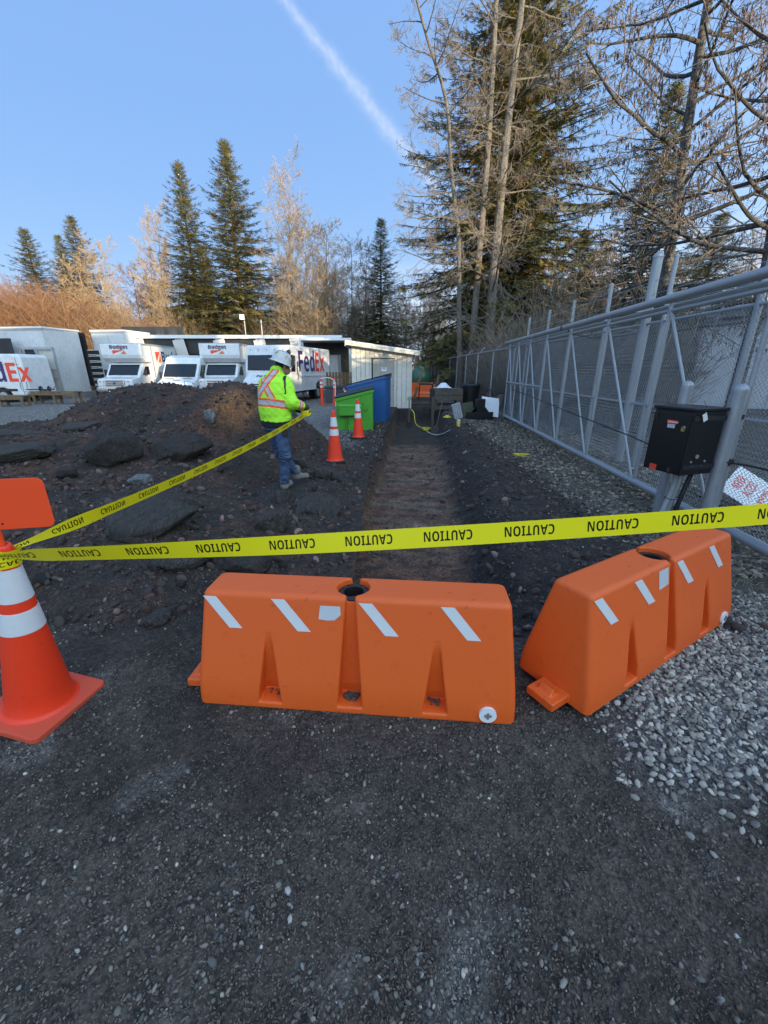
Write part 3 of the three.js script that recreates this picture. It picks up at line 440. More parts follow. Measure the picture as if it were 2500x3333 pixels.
{ const c = makeCone('large orange traffic cone with paddle at the left edge in front', -1.77, -1.63, { dirty: true, blackBase: false, base: 0.40 }); c.rotation.set(0, -0.2, -0.09, 'ZYX'); c.position.y += 0.008; }
makeCone('nearer of the two cones with black bases beside the trench', -0.9, -7.31, { turn: 0.1 });
makeCone('farther cone with black base in front of the green dumpster', -0.64, -10.1, { turn: -0.1, h: 0.93 });
makeCone('distant small cone beside the grey storage box', -1.9, -20.6, { h: 0.75 });
{ // paddle pushed into the top of the cone
  const p = thing('paddle_sign', 'blank orange paddle stuck in the top of the left cone', 'sign', [-1.692, groundTop(-1.77, -1.63) + 0.84, -1.63], 0.2);
  const g = extrude(rrect(0.40, 0.225, 0.03), 0.004, 0.001, 1); g.translate(0.03, 0.255, 0); part('plate', g, M.paddle, p);
  part('stem', rod([0, -0.02, 0], [0, 0.16, 0], 0.014, 12), M.paddle, p); for (const s of [-1, 1]) part('rivet', cyl(0.004, 0.004, 0.004, 8, 0.02 + s * 0.012, 0.17, 0.004, Math.PI / 2), M.black, p);
}
// ---------- caution tape ----------
function tapeTex(word, flip) { // one repeat of the print; rows run across the tape
  const c = document.createElement('canvas'); c.width = 1024; c.height = 256; const k = c.getContext('2d'); k.fillStyle = '#e8d81c'; k.fillRect(0, 0, 1024, 256); k.fillStyle = '#171509'; k.textAlign = 'center'; k.textBaseline = 'middle'; k.font = 'bold 172px sans-serif'; k.save(); k.translate(512, 128); if (flip) k.scale(1, -1); else k.scale(-1, -1); const w = k.measureText(word).width; k.scale(640 / w, 1); k.fillText(word, 0, 8); k.restore(); const t = new THREE.CanvasTexture(c); t.wrapS = t.wrapT = THREE.RepeatWrapping; t.colorSpace = THREE.SRGBColorSpace; return t;
}
function ribbon(path, up, width, period, n = 120, phase = 0, gather = 0) { // path(t), up(t): thin strip with print repeat along its length
  const P = [], U = [], I = []; let s = 0, last = null;
  for (let i = 0; i <= n; i++) { const t = i / n, c = path(t), w = up(t).normalize().multiplyScalar(width / 2 * (gather ? lerp(0.3, 1, ss(0, gather, t)) : 1)); if (last) s += c.distanceTo(last); last = c; P.push(c.x - w.x, c.y - w.y, c.z - w.z, c.x + w.x, c.y + w.y, c.z + w.z); U.push(s / period + phase, 0, s / period + phase, 1); if (i < n) { const a = i * 2; I.push(a, a + 2, a + 1, a + 1, a + 2, a + 3); } }
  const g = new THREE.BufferGeometry(); g.setAttribute('position', new THREE.BufferAttribute(new Float32Array(P), 3)); g.setAttribute('uv', new THREE.BufferAttribute(new Float32Array(U), 2)); g.setIndex(I); g.computeVertexNormals(); return g;
}
const tapeMat = (flip) => new THREE.MeshPhysicalMaterial({ map: tapeTex('CAUTION', flip), roughness: 0.3, side: THREE.DoubleSide, transmission: 0.0 });
{
  const a = V3(-1.68, 0.888, -1.57), b = V3(3.30, 1.33, -1.42);
  solo('caution_tape', ribbon((t) => { const p = a.clone().lerp(b, t); p.y -= 0.012 * 4 * t * (1 - t); p.z += 0.10 * 4 * t * (1 - t); return p; }, (t) => V3(-0.06, 1, -0.15 + 0.6 * ss(0.35, 0.0, t) + 0.05 * Math.sin(t * 14)), 0.080, 0.305, 160, 0.15, 0.05), tapeMat(false), 'yellow caution tape strung straight across in front of the barriers', 'caution tape', 'caution tape');
  const c = V3(-1.69, 0.88, -1.67), d = V3(-1.10, groundTop(-1.45, -5.65) + 1.06, -5.72);
  solo('caution_tape', ribbon((t) => { const p = c.clone().lerp(d, t); p.y -= 0.06 * 4 * t * (1 - t); return p; }, (t) => V3(0.25 - 0.5 * ss(0.15, 0, t), 1, 0.35 * Math.sin(t * 6)), 0.076, 0.305, 160, 0.55, 0.10), tapeMat(true), 'yellow caution tape running back from the left cone to the worker', 'caution tape', 'caution tape');
  const w = thing('tape_wrap', 'crumpled yellow tape wound round the neck of the left cone', 'caution tape', [-1.77, groundTop(-1.77, -1.63) + 0.008, -1.63]); w.rotation.set(0, -0.2, -0.09, 'ZYX');
  for (let k = 0; k < 3; k++) part('winding', ribbon((t) => { const A = t * 6.283, R = 0.047 + 0.004 * k + 0.003 * Math.sin(A * 5 + k); return V3(R * Math.cos(A), 0.865 - 0.012 * k + 0.008 * Math.sin(A + k * 2), R * Math.sin(A)); }, (t) => V3(0.1, 1, 0.2 * Math.sin(t * 20 + k)), 0.045, 0.305, 60, 0.3 * k), tapeMat(false), w);
}
// ---------- galvanised sliding gate ----------
const gx = (z) => 3.205 + 0.0685 * -z; // line of the gate
function chainLink(P, len, h, cell, r, round) { // P(s, y) -> point; zigzag wires
  const pos = [], idx = [], nw = Math.floor(len / cell), nh = Math.floor(h / cell * 2);
  const add = (a, b, side) => { // three-sided wire between a and b
    const d = b.clone().sub(a), n1 = V3(side.x, side.y, side.z), n2 = d.clone().cross(n1).normalize(), o = pos.length / 3;
    if (round) { for (const p of [a, b]) for (let k = 0; k < 3; k++) { const t = k * 2.0944, c = Math.cos(t) * r, s = Math.sin(t) * r; pos.push(p.x + n1.x * c + n2.x * s, p.y + n1.y * c + n2.y * s, p.z + n1.z * c + n2.z * s); } for (let k = 0; k < 3; k++) { const l = (k + 1) % 3; idx.push(o + k, o + l, o + 3 + k, o + l, o + 3 + l, o + 3 + k); } } else { for (const p of [a, b]) for (const s of [-r, r]) pos.push(p.x + n2.x * s, p.y + n2.y * s, p.z + n2.z * s); idx.push(o, o + 1, o + 2, o + 1, o + 3, o + 2); }
  };
  const e = P(1, 0).sub(P(0, 0)).normalize(), side = e.cross(V3(0, 1, 0)).normalize();
  for (let i = 0; i < nw; i++) for (let j = 0; j < nh; j++) { const s0 = i * cell + (j % 2 ? cell : 0), s1 = i * cell + (j % 2 ? 0 : cell), y0 = j * cell / 2, y1 = y0 + cell / 2, off = (j % 2 ? r : -r) * 0.6; const a = P(s0, y0), b = P(s1, y1); a.addScaledVector(side, off); b.addScaledVector(side, -off); add(a, b, side); }
  const g = new THREE.BufferGeometry(); g.setAttribute('position', new THREE.BufferAttribute(new Float32Array(pos), 3)); g.setIndex(idx); g.computeVertexNormals(); return g;
}
{
  const g = thing('sliding_gate', 'tall galvanised pipe and chain link sliding gate along the right side', 'gate'), at = (z, y, o = 0) => [gx(z) + o, y, z];
  const zs = [-0.6, -2.3, -4.0, -5.6, -7.3, -8.95, -10.5, -11.95, -13.2, -14.4];
  part('top_rail', rod(at(-0.5, 2.47, -0.03), at(-15.0, 2.47, -0.03), 0.052, 14), M.galv, g); part('upper_rail', rod(at(-0.5, 2.33, 0), at(-14.4, 2.33), 0.026, 10), M.galv, g);
  part('upper_rail', rod(at(-0.5, 2.40, 0.09), at(-14.4, 2.40, 0.09), 0.03, 10), M.galv, g); part('bottom_rail', rod(at(-0.5, 0.12), at(-14.45, 0.12), 0.05, 14), M.galv, g); part('middle_rail', rod(at(-10.5, 1.22, -0.02), at(-14.4, 1.22, -0.02), 0.028, 10), M.galv, g);
  zs.forEach((z, i) => { part('upright', rod(at(z, 0.12), at(z, 2.42), 0.026, 10), M.galv, g); if (i) part('brace', rod(at(z + 0.03, 2.34, -0.01), at(zs[i - 1] - 0.06, 0.16, -0.01), 0.019, 8), M.galv, g); });
  for (const z of zs) part('tie', cyl(0.034, 0.034, 0.008, 10, gx(z), 1.75, z), M.wire, g);
  part('wire_mesh', chainLink((s, y) => { const z = -0.6 - s; return V3(gx(z) + 0.036 + 0.004 * N(s * 1.7, y * 2), 0.16 + y, z); }, 13.8, 2.2, 0.052, 0.0027, true), M.wire, g).userData.kind = 'stuff';
}
{ // fixed fence behind the gate, then on to the far corner with angled arms and barbed wire
  const fx = (z) => 4.1 + 0.035 * -z * 0.9 + 0.12;
  const f = thing('chain_link_fence', 'chain link fence with tall posts standing behind the sliding gate', 'fence');
  const ps = [[-3.6, 3.2, 0.045], [-5.25, 3.2, 0.04], [-7.05, 3.25, 0.034], [-7.55, 3.35, 0.075], [-9.0, 3.2, 0.038], [-10.75, 3.15, 0.038], [-12.4, 3.15, 0.038], [-14.2, 3.15, 0.038]];
  for (const [z, h, r] of ps) { const p = part('post', cyl(r, r, h + 0.4, 14, fx(z), h / 2 - 0.2, z), M.galv, f); part('cap', new THREE.SphereGeometry(r * 1.12, 12, 6, 0, 7, 0, 1.6).translate(fx(z), h, z), M.galv, p); }
  part('rail', rod([fx(-1.2), 1.07, -1.2], [fx(-14.6), 1.07, -14.6], 0.024, 8), M.galv, f); part('rail', rod([fx(-1.2), 2.36, -1.2], [fx(-14.6), 2.36, -14.6], 0.024, 8), M.galv, f);
  for (const y of [2.6, 2.8, 3.0]) part('barbed_wire', tube([[fx(-1.2), y, -1.2], ...ps.map(([z]) => [fx(z), y + 0.01, z])], 0.004, 80, 4), M.wire, f);
  part('wire_mesh', chainLink((s, y) => { const z = -1.2 - s; return V3(fx(z) + 0.04, 0.05 + y, z); }, 13.3, 2.3, 0.058, 0.0026, true), M.wire, f).userData.kind = 'stuff';
  const roll = part('gate_roller', [cyl(0.085, 0.085, 0.07, 20, 4.08, 2.56, -7.55, Math.PI / 2, 0, 0), cyl(0.03, 0.03, 0.12, 12, 4.08, 2.56, -7.55, Math.PI / 2, 0, 0)], M.black, f); part('bracket', [box(0.42, 0.03, 0.08, 4.28, 2.56, -7.55)], M.galv, roll);
  const far = thing('chain_link_fence', 'distant chain link fence with angled barbed wire arms running to the back', 'fence');
  const ax = (z) => 4.62 + 0.12 * Math.sin(z * 0.05), zz = []; for (let z = -15.0; z > -64; z -= 2.85) zz.push(z);
  for (const z of zz) { const y = groundH(ax(z), z); const p = part('post', cyl(0.032, 0.032, 2.75, 10, ax(z), 0.93 + y * 0.5, z), M.galv, far); part('barb_arm', rod([ax(z), 2.3, z], [ax(z) + 0.32, 2.62, z], 0.018, 6), M.galv, p); }
  part('rail', rod([gx(-14.6), 2.3, -14.7], [ax(-63), 2.3, -63], 0.026, 8), M.galv, far);
  for (let k = 0; k < 3; k++) part('barbed_wire', rod([ax(-15) + 0.1 + 0.1 * k, 2.42 + 0.1 * k, -15], [ax(-62) + 0.1 + 0.1 * k, 2.42 + 0.1 * k, -62], 0.0045, 4), M.wire, far);
  part('wire_mesh', chainLink((s, y) => { const z = -14.6 - s; return V3(ax(z) + 0.035, 0.1 + y, z); }, 48, 2.2, 0.075, 0.004, false), std([0.42, 0.44, 0.46], 0.5, { metalness: 0.7, side: THREE.DoubleSide }), far).userData.kind = 'stuff';
}
{ // gate operator cabinet on posts
  for (const [x, z, r, h, lab] of [[3.28, -3.86, 0.058, 1.475, 'short capped galvanised post in front of the black gate cabinet'], [3.14, -4.36, 0.052, 1.50, 'capped galvanised post behind the black gate cabinet']]) { const p = thing('bollard_post', lab, 'post', [x, groundH(x, z), z], 0, 'posts that carry the gate cabinet'); part('shaft', cyl(r, r, h, 24, 0, h / 2 - 0.02, 0), M.galv, p); part('cap', new THREE.SphereGeometry(r * 1.06, 20, 8, 0, 7, 0, 1.57).translate(0, h - 0.02, 0), M.galv, p); part('cap_band', cyl(r * 1.07, r * 1.07, 0.03, 24, 0, h - 0.03, 0), M.galv, p); }
  const b = thing('gate_operator', 'black steel gate motor cabinet strapped to a galvanised post', 'gate operator', [2.965, 0.67, -4.0], 0.28);
  part('cabinet', rbox(0.40, 0.60, 0.40, 0.008, 0, 0.31, 0), M.blackPaint, b); part('lid', rbox(0.43, 0.03, 0.43, 0.008, 0, 0.625, 0), M.blackPaint, b);
  const ld = part('door', rbox(0.014, 0.56, 0.38, 0.004, -0.207, 0.30, 0), M.blackPaint, b);
  part('maker_plate', [box(0.004, 0.032, 0.105, -0.216, 0.50, 0.02)], M.red, ld); part('plate_text', [place(text('LiftMaster', 0.016, 0.001), -0.2185, 0.493, -0.027, 0, -Math.PI / 2, 0)], M.whitePlain, ld);
  part('price_label', [box(0.003, 0.036, 0.075, -0.216, 0.462, 0.015)], M.sticker, ld); part('hinge', box(0.012, 0.05, 0.014, -0.22, 0.55, -0.15), M.steelDark, ld);
  const lock = part('padlock', [box(0.02, 0.034, 0.03, -0.226, 0.445, 0.15)], std([0.45, 0.33, 0.12], 0.4, { metalness: 0.8 }), ld); part('shackle', place(new THREE.TorusGeometry(0.013, 0.003, 6, 12, Math.PI), -0.226, 0.462, 0.15, 0, Math.PI / 2, 0), M.chrome, lock);
  part('warning_label', box(0.003, 0.055, 0.075, -0.216, 0.045, -0.08), M.red, ld); part('latch', box(0.02, 0.04, 0.02, -0.222, 0.05, 0.10), M.chrome, ld);
  for (const y of [0.545, 0.09]) { part('strap', [box(0.62, 0.045, 0.008, 0.12, y, 0.206)], M.steelDark, b); }
  for (const [x, y, r] of [[-0.04, 0.19, 0.02], [-0.1, 0.14, 0.01], [0.07, 0.14, 0.01], [-0.08, 0.1, 0.006], [0.04, 0.1, 0.006]]) part('bolt_head', cyl(r, r, 0.008, 12, x, y, 0.206, Math.PI / 2), M.galv, b);
  part('tag', [box(0.05, 0.075, 0.002, -0.09, 0.56, 0.222, 0, 0, 0.5)], M.whitePlain, b).userData.label = 'white paper tag hanging from the lid corner'; part('tag_wire', [tube([[-0.09, 0.59, 0.222], [-0.07, 0.66, 0.19], [-0.06, 0.70, 0.15]], 0.002, 10, 4)], M.black, b);
  part('chain_guide', [box(0.14, 0.09, 0.10, 0.42, 0.17, 0.1), box(0.1, 0.05, 0.16, 0.40, 0.11, 0.14)], M.steelDark, b);
  [[-0.02, 0.03, 0.028], [0.04, 0.02, 0.03], [0.10, 0.06, 0.022]].forEach(([x, z, r], i) => { const c = part('conduit', [tube([[x + i * 0.03, 0.02, z], [x, -0.2, z], [x - 0.06 - 0.03 * (2 - i), -0.68, z - 0.02]], r, 14, 10)], i === 2 ? M.steelDark : M.galv, b); });
  part('cable_tie', place(new THREE.TorusGeometry(0.06, 0.004, 5, 18), 0.0, -0.28, 0.03, Math.PI / 2), M.black, b);
  const ch = solo('drive_chain', [tube([[gx(-13.4) - 0.02, 1.03, -13.4], [3.75, 0.90, -9.5], [3.35, 0.82, -6], [3.13, 0.80, -4.1], [3.4, 0.80, -3.6], [gx(-1) - 0.06, 0.72, -1.0]], 0.009, 120, 6)], M.steelDark, 'dark drive chain strung along the gate to the cabinet', 'chain');
}
{ // red and white sign lying behind the gate
  const s = thing('fallen_sign', 'white sign with red lettering lying behind the gate', 'sign', [4.45, groundH(4.45, -4.5) + 0.25, -4.62], 0); s.rotation.set(-1.05, 0.5, 0.25, 'YXZ');
  part('panel', extrude(rrect(1.0, 0.62, 0.04), 0.006, 0.001, 1), M.whitePlain, s); const L = part('lettering', ['NEVER', 'ACCESS', 'NEVER WALK', 'AROUND GATE'].map((t, i) => { const g = text(t, i < 2 ? 0.10 : 0.055, 0.001); return place(g, -tw(g) / 2, 0.15 - i * 0.13, 0.0035); }), M.red, s);
}
// ---------- dumpsters ----------
function dumpster(name, label, mat, pos, turn, w, hl, hr, len, pocket) {
  const d = thing(name, label, 'dumpster', pos, turn, 'steel dumpsters'), side = [[0, 0], [w, 0], [w, hr], [0, hl]];
  const shell = part('shell', [extrude(side, len, 0.004, 1).translate(0, 0, -len / 2)], mat, d);
  const an = Math.atan2(hr - hl, w), L = Math.hypot(w, hr - hl);
  part('top_rim', [place(new RoundedBoxGeometry(L + 0.06, 0.075, len + 0.05, 2, 0.01), w / 2, (hl + hr) / 2 - 0.03, -len / 2, 0, 0, an)], mat, d);
  for (let k = 0; k < 2; k++) part('lid', [place(new RoundedBoxGeometry(L + 0.10, 0.035, len / 2 + 0.03, 2, 0.012), w / 2 - 0.01, (hl + hr) / 2 + 0.035 + 0.014 * k, -len * (0.25 + 0.5 * k), 0, 0, an + 0.005 * k)], M.lid, d);
  part('hinge_bar', [rod([w + 0.01, hr + 0.02, 0.04], [w + 0.01, hr + 0.02, -len - 0.03], 0.02, 8)], M.steelDark, d);
  if (pocket) {
    const pz = 0.09, p0 = [[0.02, 0.52], [0.66, 0.52], [0.66, 0.66], [0.02, 0.66]];
    const pk = part('fork_pocket', [box(0.62, 0.012, 0.17, 0.40, 0.655, 0.085), box(0.62, 0.012, 0.17, 0.40, 0.44, 0.085), box(0.62, 0.21, 0.012, 0.40, 0.548, 0.165), place(new THREE.BoxGeometry(0.62, 0.09, 0.012), 0.40, 0.70, 0.128, -0.95)], mat, d);
    part('gusset', [extrude([[0.30, 0.0], [0.55, 0.0], [0.49, 0.44], [0.36, 0.44]], 0.05, 0.004, 1).translate(0, 0, 0.02)], mat, d); part('gusset_flange', [box(0.016, 0.44, 0.06, 0.28, 0.22, 0.03)], mat, d); part('side_channel', [box(0.05, 0.25, 0.03, 0.74, 0.85, 0.012)], mat, d);
    part('weld_scars', [box(0.03, 0.06, 0.004, 0.80, 0.54, 0.004, 0, 0, 0.3), box(0.02, 0.05, 0.004, 0.86, 0.56, 0.004, 0, 0, -0.4)], M.steelDark, d);
  } else { part('side_rib', [box(0.02, 0.05, len * 0.98, w + 0.008, 0.62, -len / 2)], mat, d); part('rust_edge', [box(0.06, 0.05, 0.10, w - 0.02, hr + 0.03, 0.0), box(0.05, 0.04, 0.16, w + 0.01, hr + 0.01, -0.4)], std([0.12, 0.06, 0.03], 0.95, { map: T.grain }), d); }
}
dumpster('green_dumpster', 'bright green steel dumpster with sloping black lid beside the trench', M.green, [-1.33, 0, -11.5], 0.02, 1.02, 0.86, 1.1, 1.7, true);
dumpster('blue_dumpster', 'blue steel dumpster with sloping black lid behind the green one', M.blue, [-1.18, 0, -13.6], -0.1, 1.24, 1.12, 1.42, 1.9, false);
// ---------- white shed ----------
{
  const s = thing('shed', 'white ribbed metal shed with a lean-to roof and grey door', 'shed', [0, -0.05, -18.85]), x0 = -1.42, x1 = 1.2, hl = 2.62, hr = 2.26, dep = 4.2, top = (x) => lerp(hl, hr, (x - x0) / (x1 - x0));
  const siding = std([0.70, 0.66, 0.58], 0.55, { map: T.grime }), w = 0.2017, dx0 = -0.62, dx1 = 0.52, dh = 2.2;
  let k = 0; for (let x = x0; x < x1 - 0.05; x += w, k++) { const xa = x + 0.006, xb = Math.min(x + w, x1) - 0.016, inDoor = xb > dx0 && xa < dx1, lo = inDoor ? dh : 0; part('siding_panel', extrude([[xa, lo], [xb, lo], [xb, top(xb) + 0.05], [xa, top(xa) + 0.05]], 0.02, 0.004, 1), siding, s); }
  part('back_wall', [extrude([[x0 + 0.01, 0], [dx0, 0], [dx0, dh], [dx1, dh], [dx1, 0], [x1 - 0.01, 0], [x1 - 0.01, hr], [x0 + 0.01, hl]], 0.02).translate(0, 0, -0.03)], M.offwhite, s);
  for (const [x, h] of [[x0, hl], [x1, hr]]) part('side_wall', [box(0.03, h, dep, x, h / 2, -dep / 2 - 0.02)], siding, s); part('rear_wall', [extrude([[x0, 0], [x1, 0], [x1, hr], [x0, hl]], 0.03).translate(0, 0, -dep)], siding, s);
  const an = Math.atan2(hr - hl, x1 - x0), L = Math.hypot(x1 - x0, hl - hr) + 0.55, rm = part('roof', [place(new THREE.BoxGeometry(L, 0.07, dep + 0.6), (x0 + x1) / 2 + 0.05, (hl + hr) / 2 + 0.16, -dep / 2 + 0.05, 0, 0, an)], M.white, s); part('fascia', [place(new THREE.BoxGeometry(L + 0.02, 0.14, 0.03), (x0 + x1) / 2 + 0.05, (hl + hr) / 2 + 0.075, 0.36, 0, 0, an), place(new THREE.BoxGeometry(0.03, 0.2, dep + 0.6), x0 - 0.24, hl + 0.09, -dep / 2 + 0.05)], std([0.55, 0.51, 0.42], 0.6), rm);
  part('corner_trim', [box(0.05, hr + 0.02, 0.05, x1 + 0.01, hr / 2 + 0.01, 0.0)], siding, s);
  const d = part('door', [rbox(0.94, 2.06, 0.04, 0.006, -0.02, 1.08, -0.02)], std([0.40, 0.38, 0.33], 0.5, { map: T.grime }), s); part('door_sign', [box(0.22, 0.20, 0.006, 0.0, 1.70, 0.006)], M.whitePlain, d); part('sign_print', [box(0.19, 0.035, 0.002, 0.0, 1.775, 0.0105), box(0.14, 0.012, 0.002, 0, 1.72, 0.0105), box(0.16, 0.012, 0.002, 0, 1.695, 0.0105), box(0.12, 0.012, 0.002, 0, 1.67, 0.0105)], M.navy, d); part('door_knob', [place(new THREE.SphereGeometry(0.035, 12, 8), 0.38, 1.0, 0.03)], M.chrome, d);
  part('door_frame', [box(0.07, dh, 0.05, dx0 + 0.03, dh / 2, 0.01), box(0.07, dh, 0.05, dx1 - 0.03, dh / 2, 0.01), box(dx1 - dx0, 0.06, 0.05, (dx0 + dx1) / 2, dh - 0.03, 0.015)], siding, s); part('door_gap', [box(0.05, 2.06, 0.02, dx0 + 0.10, 1.08, -0.02)], M.black, s);
}
// ---------- clutter behind the trench ----------
{
  const gy = groundH;
  { const t = thing('propane_tank', 'large green domed propane tank behind the shed corner', 'tank', [2.35, gy(2.35, -27), -27.5]); part('shell', [new THREE.LatheGeometry([[0, 0.25], [0.5, 0.3], [0.66, 0.6], [0.68, 1.0], [0.60, 1.32], [0.35, 1.52], [0.16, 1.58], [0.16, 1.66], [0.05, 1.72], [0, 1.72]].map((p) => new THREE.Vector2(...p)), 28)], std([0.035, 0.10, 0.06], 0.35), t); part('valve_dome', [cyl(0.2, 0.24, 0.14, 16, 0, 1.6, 0)], std([0.03, 0.09, 0.055], 0.4), t); part('foot_ring', [cyl(0.5, 0.5, 0.3, 20, 0, 0.14, 0)], M.steelDark, t); }
  { const b = thing('site_barrier', 'low orange plastic barrier in front of the propane tank', 'barrier', [1.95, gy(2, -24), -24.2], 0.02); part('body', [extrude([[-0.25, 0], [0.25, 0], [0.22, 0.12], [0.11, 0.3], [0.08, 0.78], [-0.08, 0.78], [-0.11, 0.3], [-0.22, 0.12]], 1.7, 0.015, 1).rotateY(Math.PI / 2)], M.barrier, b); part('lug', [box(0.1, 0.3, 0.06, -0.88, 0.4, 0)], M.barrier, b); }
  { const t = thing('folding_workbench', 'small folding workbench with orange clamps beside the fence', 'workbench', [2.15, gy(2.1, -21.5), -21.6]); for (const z of [-0.12, 0.1]) part('jaw', [box(0.85, 0.06, 0.16, 0, 0.78, z)], M.steelDark, t); for (const x of [-0.36, 0.36]) for (const z of [-0.22, 0.2]) part('leg', [rod([x * 0.9, 0.76, z * 0.5], [x, 0, z], 0.018, 8)], M.steelDark, t); for (const x of [-0.4, 0.4]) part('clamp', [box(0.08, 0.13, 0.12, x, 0.72, 0.14)], M.orangeInk, t); part('crossbar', [rod([-0.36, 0.3, 0.17], [0.36, 0.3, 0.17], 0.015, 6)], M.steelDark, t); part('board', [box(0.5, 0.03, 0.36, -0.05, 0.83, 0)], M.woodGrey, t); }
  { const c = thing('wood_crate_table', 'weathered timber crate table with a white sheet on it', 'crate', [2.62, gy(2.6, -17.6), -17.7], 0.08), W = 1.05, D = 0.9, Hh = 0.82; for (const x of [-W / 2, W / 2]) for (const z of [-D / 2, D / 2]) part('post', [box(0.09, Hh, 0.09, x, Hh / 2, z)], M.woodGrey, c); for (const y of [0.66, 0.45]) { part('plank', [box(W + 0.12, 0.17, 0.035, 0, y + 0.06, D / 2 + 0.06)], M.woodGrey, c); part('plank', [box(0.035, 0.17, D + 0.1, -W / 2 - 0.06, y + 0.06, 0)], M.woodDark, c); } for (let i = 0; i < 5; i++) part('top_plank', [box(W + 0.16, 0.035, 0.17, 0, Hh + 0.02, -D / 2 + 0.1 + i * 0.18)], M.woodGrey, c); part('plank', [box(W, 0.1, 0.035, 0, 0.1, D / 2 + 0.05)], M.woodGrey, c); part('shelf', [box(W, 0.04, D, 0, 0.22, 0)], M.woodDark, c); }
  { const r = rng(9), g = new THREE.PlaneGeometry(0.75, 0.6, 18, 14).rotateX(-Math.PI / 2), p = g.attributes.position; for (let i = 0; i < p.count; i++) { const x = p.getX(i), z = p.getZ(i); p.setY(i, 0.02 + 0.2 * ss(0.35, 0.05, Math.hypot(x - 0.05, z)) + 0.06 * Math.abs(fbm(x * 4, z * 4, 3))); } g.computeVertexNormals(); const m = solo('crumpled_sheet', g, std([0.66, 0.66, 0.70], 0.8, { side: THREE.DoubleSide }), 'crumpled white sheet on top of the crate table', 'sheet'); m.position.set(2.45, gy(2.6, -17.6) + 0.86, -17.7); }
  { const b = thing('black_bin', 'tall black plastic bin with lid beside the crate table', 'bin', [3.72, gy(3.7, -18), -18.0]); part('tub', [new THREE.LatheGeometry([[0, 0.01], [0.30, 0.01], [0.31, 0.03], [0.38, 0.95], [0.40, 0.96], [0.40, 1.0], [0, 1.0]].map((p) => new THREE.Vector2(...p)), 28)], M.black, b); part('lid', [cyl(0.36, 0.42, 0.06, 28, 0, 1.03, 0), cyl(0.1, 0.1, 0.05, 12, 0, 1.08, 0)], M.black, b); for (const s of [-1, 1]) part('handle', [box(0.05, 0.04, 0.16, s * 0.41, 0.88, 0)], M.black, b); }
  const plank = (name, label, cat, w, h, d, x, z, rx, ry, rz, mat, lift) => { const m = solo(name, [box(w, h, d)], mat, label, cat); m.position.set(x, gy(x, z) + lift, z); m.rotation.set(rx, ry, rz, 'YXZ'); return m; };
  plank('timber_post', 'upright weathered post leaning on the crate table', 'timber', 0.10, 1.15, 0.10, 2.0, -16.95, 0.05, 0.1, 0.03, M.woodGrey, 0.55);
  plank('timber_board', 'long pale board leaning in front of the propane tank', 'timber', 0.13, 1.75, 0.04, 1.85, -22.6, -0.25, 0, -0.28, M.wood, 0.8);
  plank('timber_board', 'tall narrow board standing against the fence by the tank', 'timber', 0.14, 2.6, 0.05, 2.0, -28.6, -0.1, 0, -0.18, M.wood, 1.25);
  plank('timber_board', 'short board leaning right of the folding workbench', 'timber', 0.1, 1.3, 0.04, 2.75, -22.4, -0.2, 0, -0.25, M.woodGrey, 0.6);
  plank('timber_board', 'flat board lying on the ground before the workbench', 'timber', 1.5, 0.05, 0.2, 2.1, -19.9, 0, 0.03, 0, M.woodGrey, 0.03);
  plank('timber_beam', 'thick pale timber beam lying right of the crate table', 'timber', 0.75, 0.20, 0.22, 3.15, -16.2, 0, -0.5, -0.08, M.wood, 0.12);
  plank('timber_beam', 'short upright timber offcut beside the black pedestal', 'timber', 0.16, 0.42, 0.16, 3.1, -15.3, 0, -0.3, 0, M.woodDark, 0.2);
  plank('leaning_sheet_metal', 'ribbed white panel leaning on a stack by the gate end', 'panel', 0.62, 0.72, 0.03, 3.72, -14.55, -0.55, 0.05, -0.15, M.whitePlain, 0.38);
  plank('timber_offcuts', 'dark brown timber propped behind the white panel', 'timber', 0.10, 0.85, 0.28, 4.02, -14.75, -0.3, 0.15, -0.35, M.woodGrey, 0.38);
  plank('black_board', 'narrow black board at the end of the gate', 'board', 0.16, 0.75, 0.05, 4.1, -14.9, -0.2, 0.1, -0.3, M.black, 0.5);
  plank('wood_brace', 'diagonal pale timber brace against the fence post', 'timber', 0.06, 1.0, 0.06, 4.2, -17.6, 0, 0, -0.6, M.woodGrey, 0.45);
  { const p = thing('black_pedestal', 'black steel pedestal with flat base plate lying by the gate', 'pedestal', [3.22, gy(3.2, -14.2), -14.25], 0.12); part('base_plate', [box(1.0, 0.05, 0.5, 0, 0.05, 0.0)], M.black, p); part('base_plate', [box(0.95, 0.2, 0.05, 0, 0.16, 0.24)], M.black, p); part('column', [rbox(0.30, 0.62, 0.2, 0.01, 0.1, 0.36, -0.05)], M.black, p); for (const s of [-1, 1]) part('gusset', [extrude([[0, 0], [0.3, 0], [0, 0.34]], 0.03).scale(s, 1, 1).translate(0.1 + s * 0.15, 0.08, 0.02)], M.black, p); }
  plank('olive_plywood', 'dull olive panel standing behind the black pedestal', 'panel', 0.5, 0.45, 0.04, 3.0, -14.8, -0.25, 0.5, 0.1, std([0.10, 0.11, 0.07], 0.7, { map: T.grime }), 0.26);
  { const r = thing('conduit_bundle', 'tilted bundle of grey plastic conduit stubs left of the pedestal', 'conduit', [2.52, gy(2.5, -13.9), -13.95], 0.2); r.rotation.z = 0.28; for (let i = 0; i < 4; i++) for (let j = 0; j < 2; j++) part('tube', [cyl(0.034, 0.034, 0.5, 10, -0.11 + i * 0.073, 0.25, j * 0.07)], std([0.42, 0.43, 0.46], 0.5), r); }
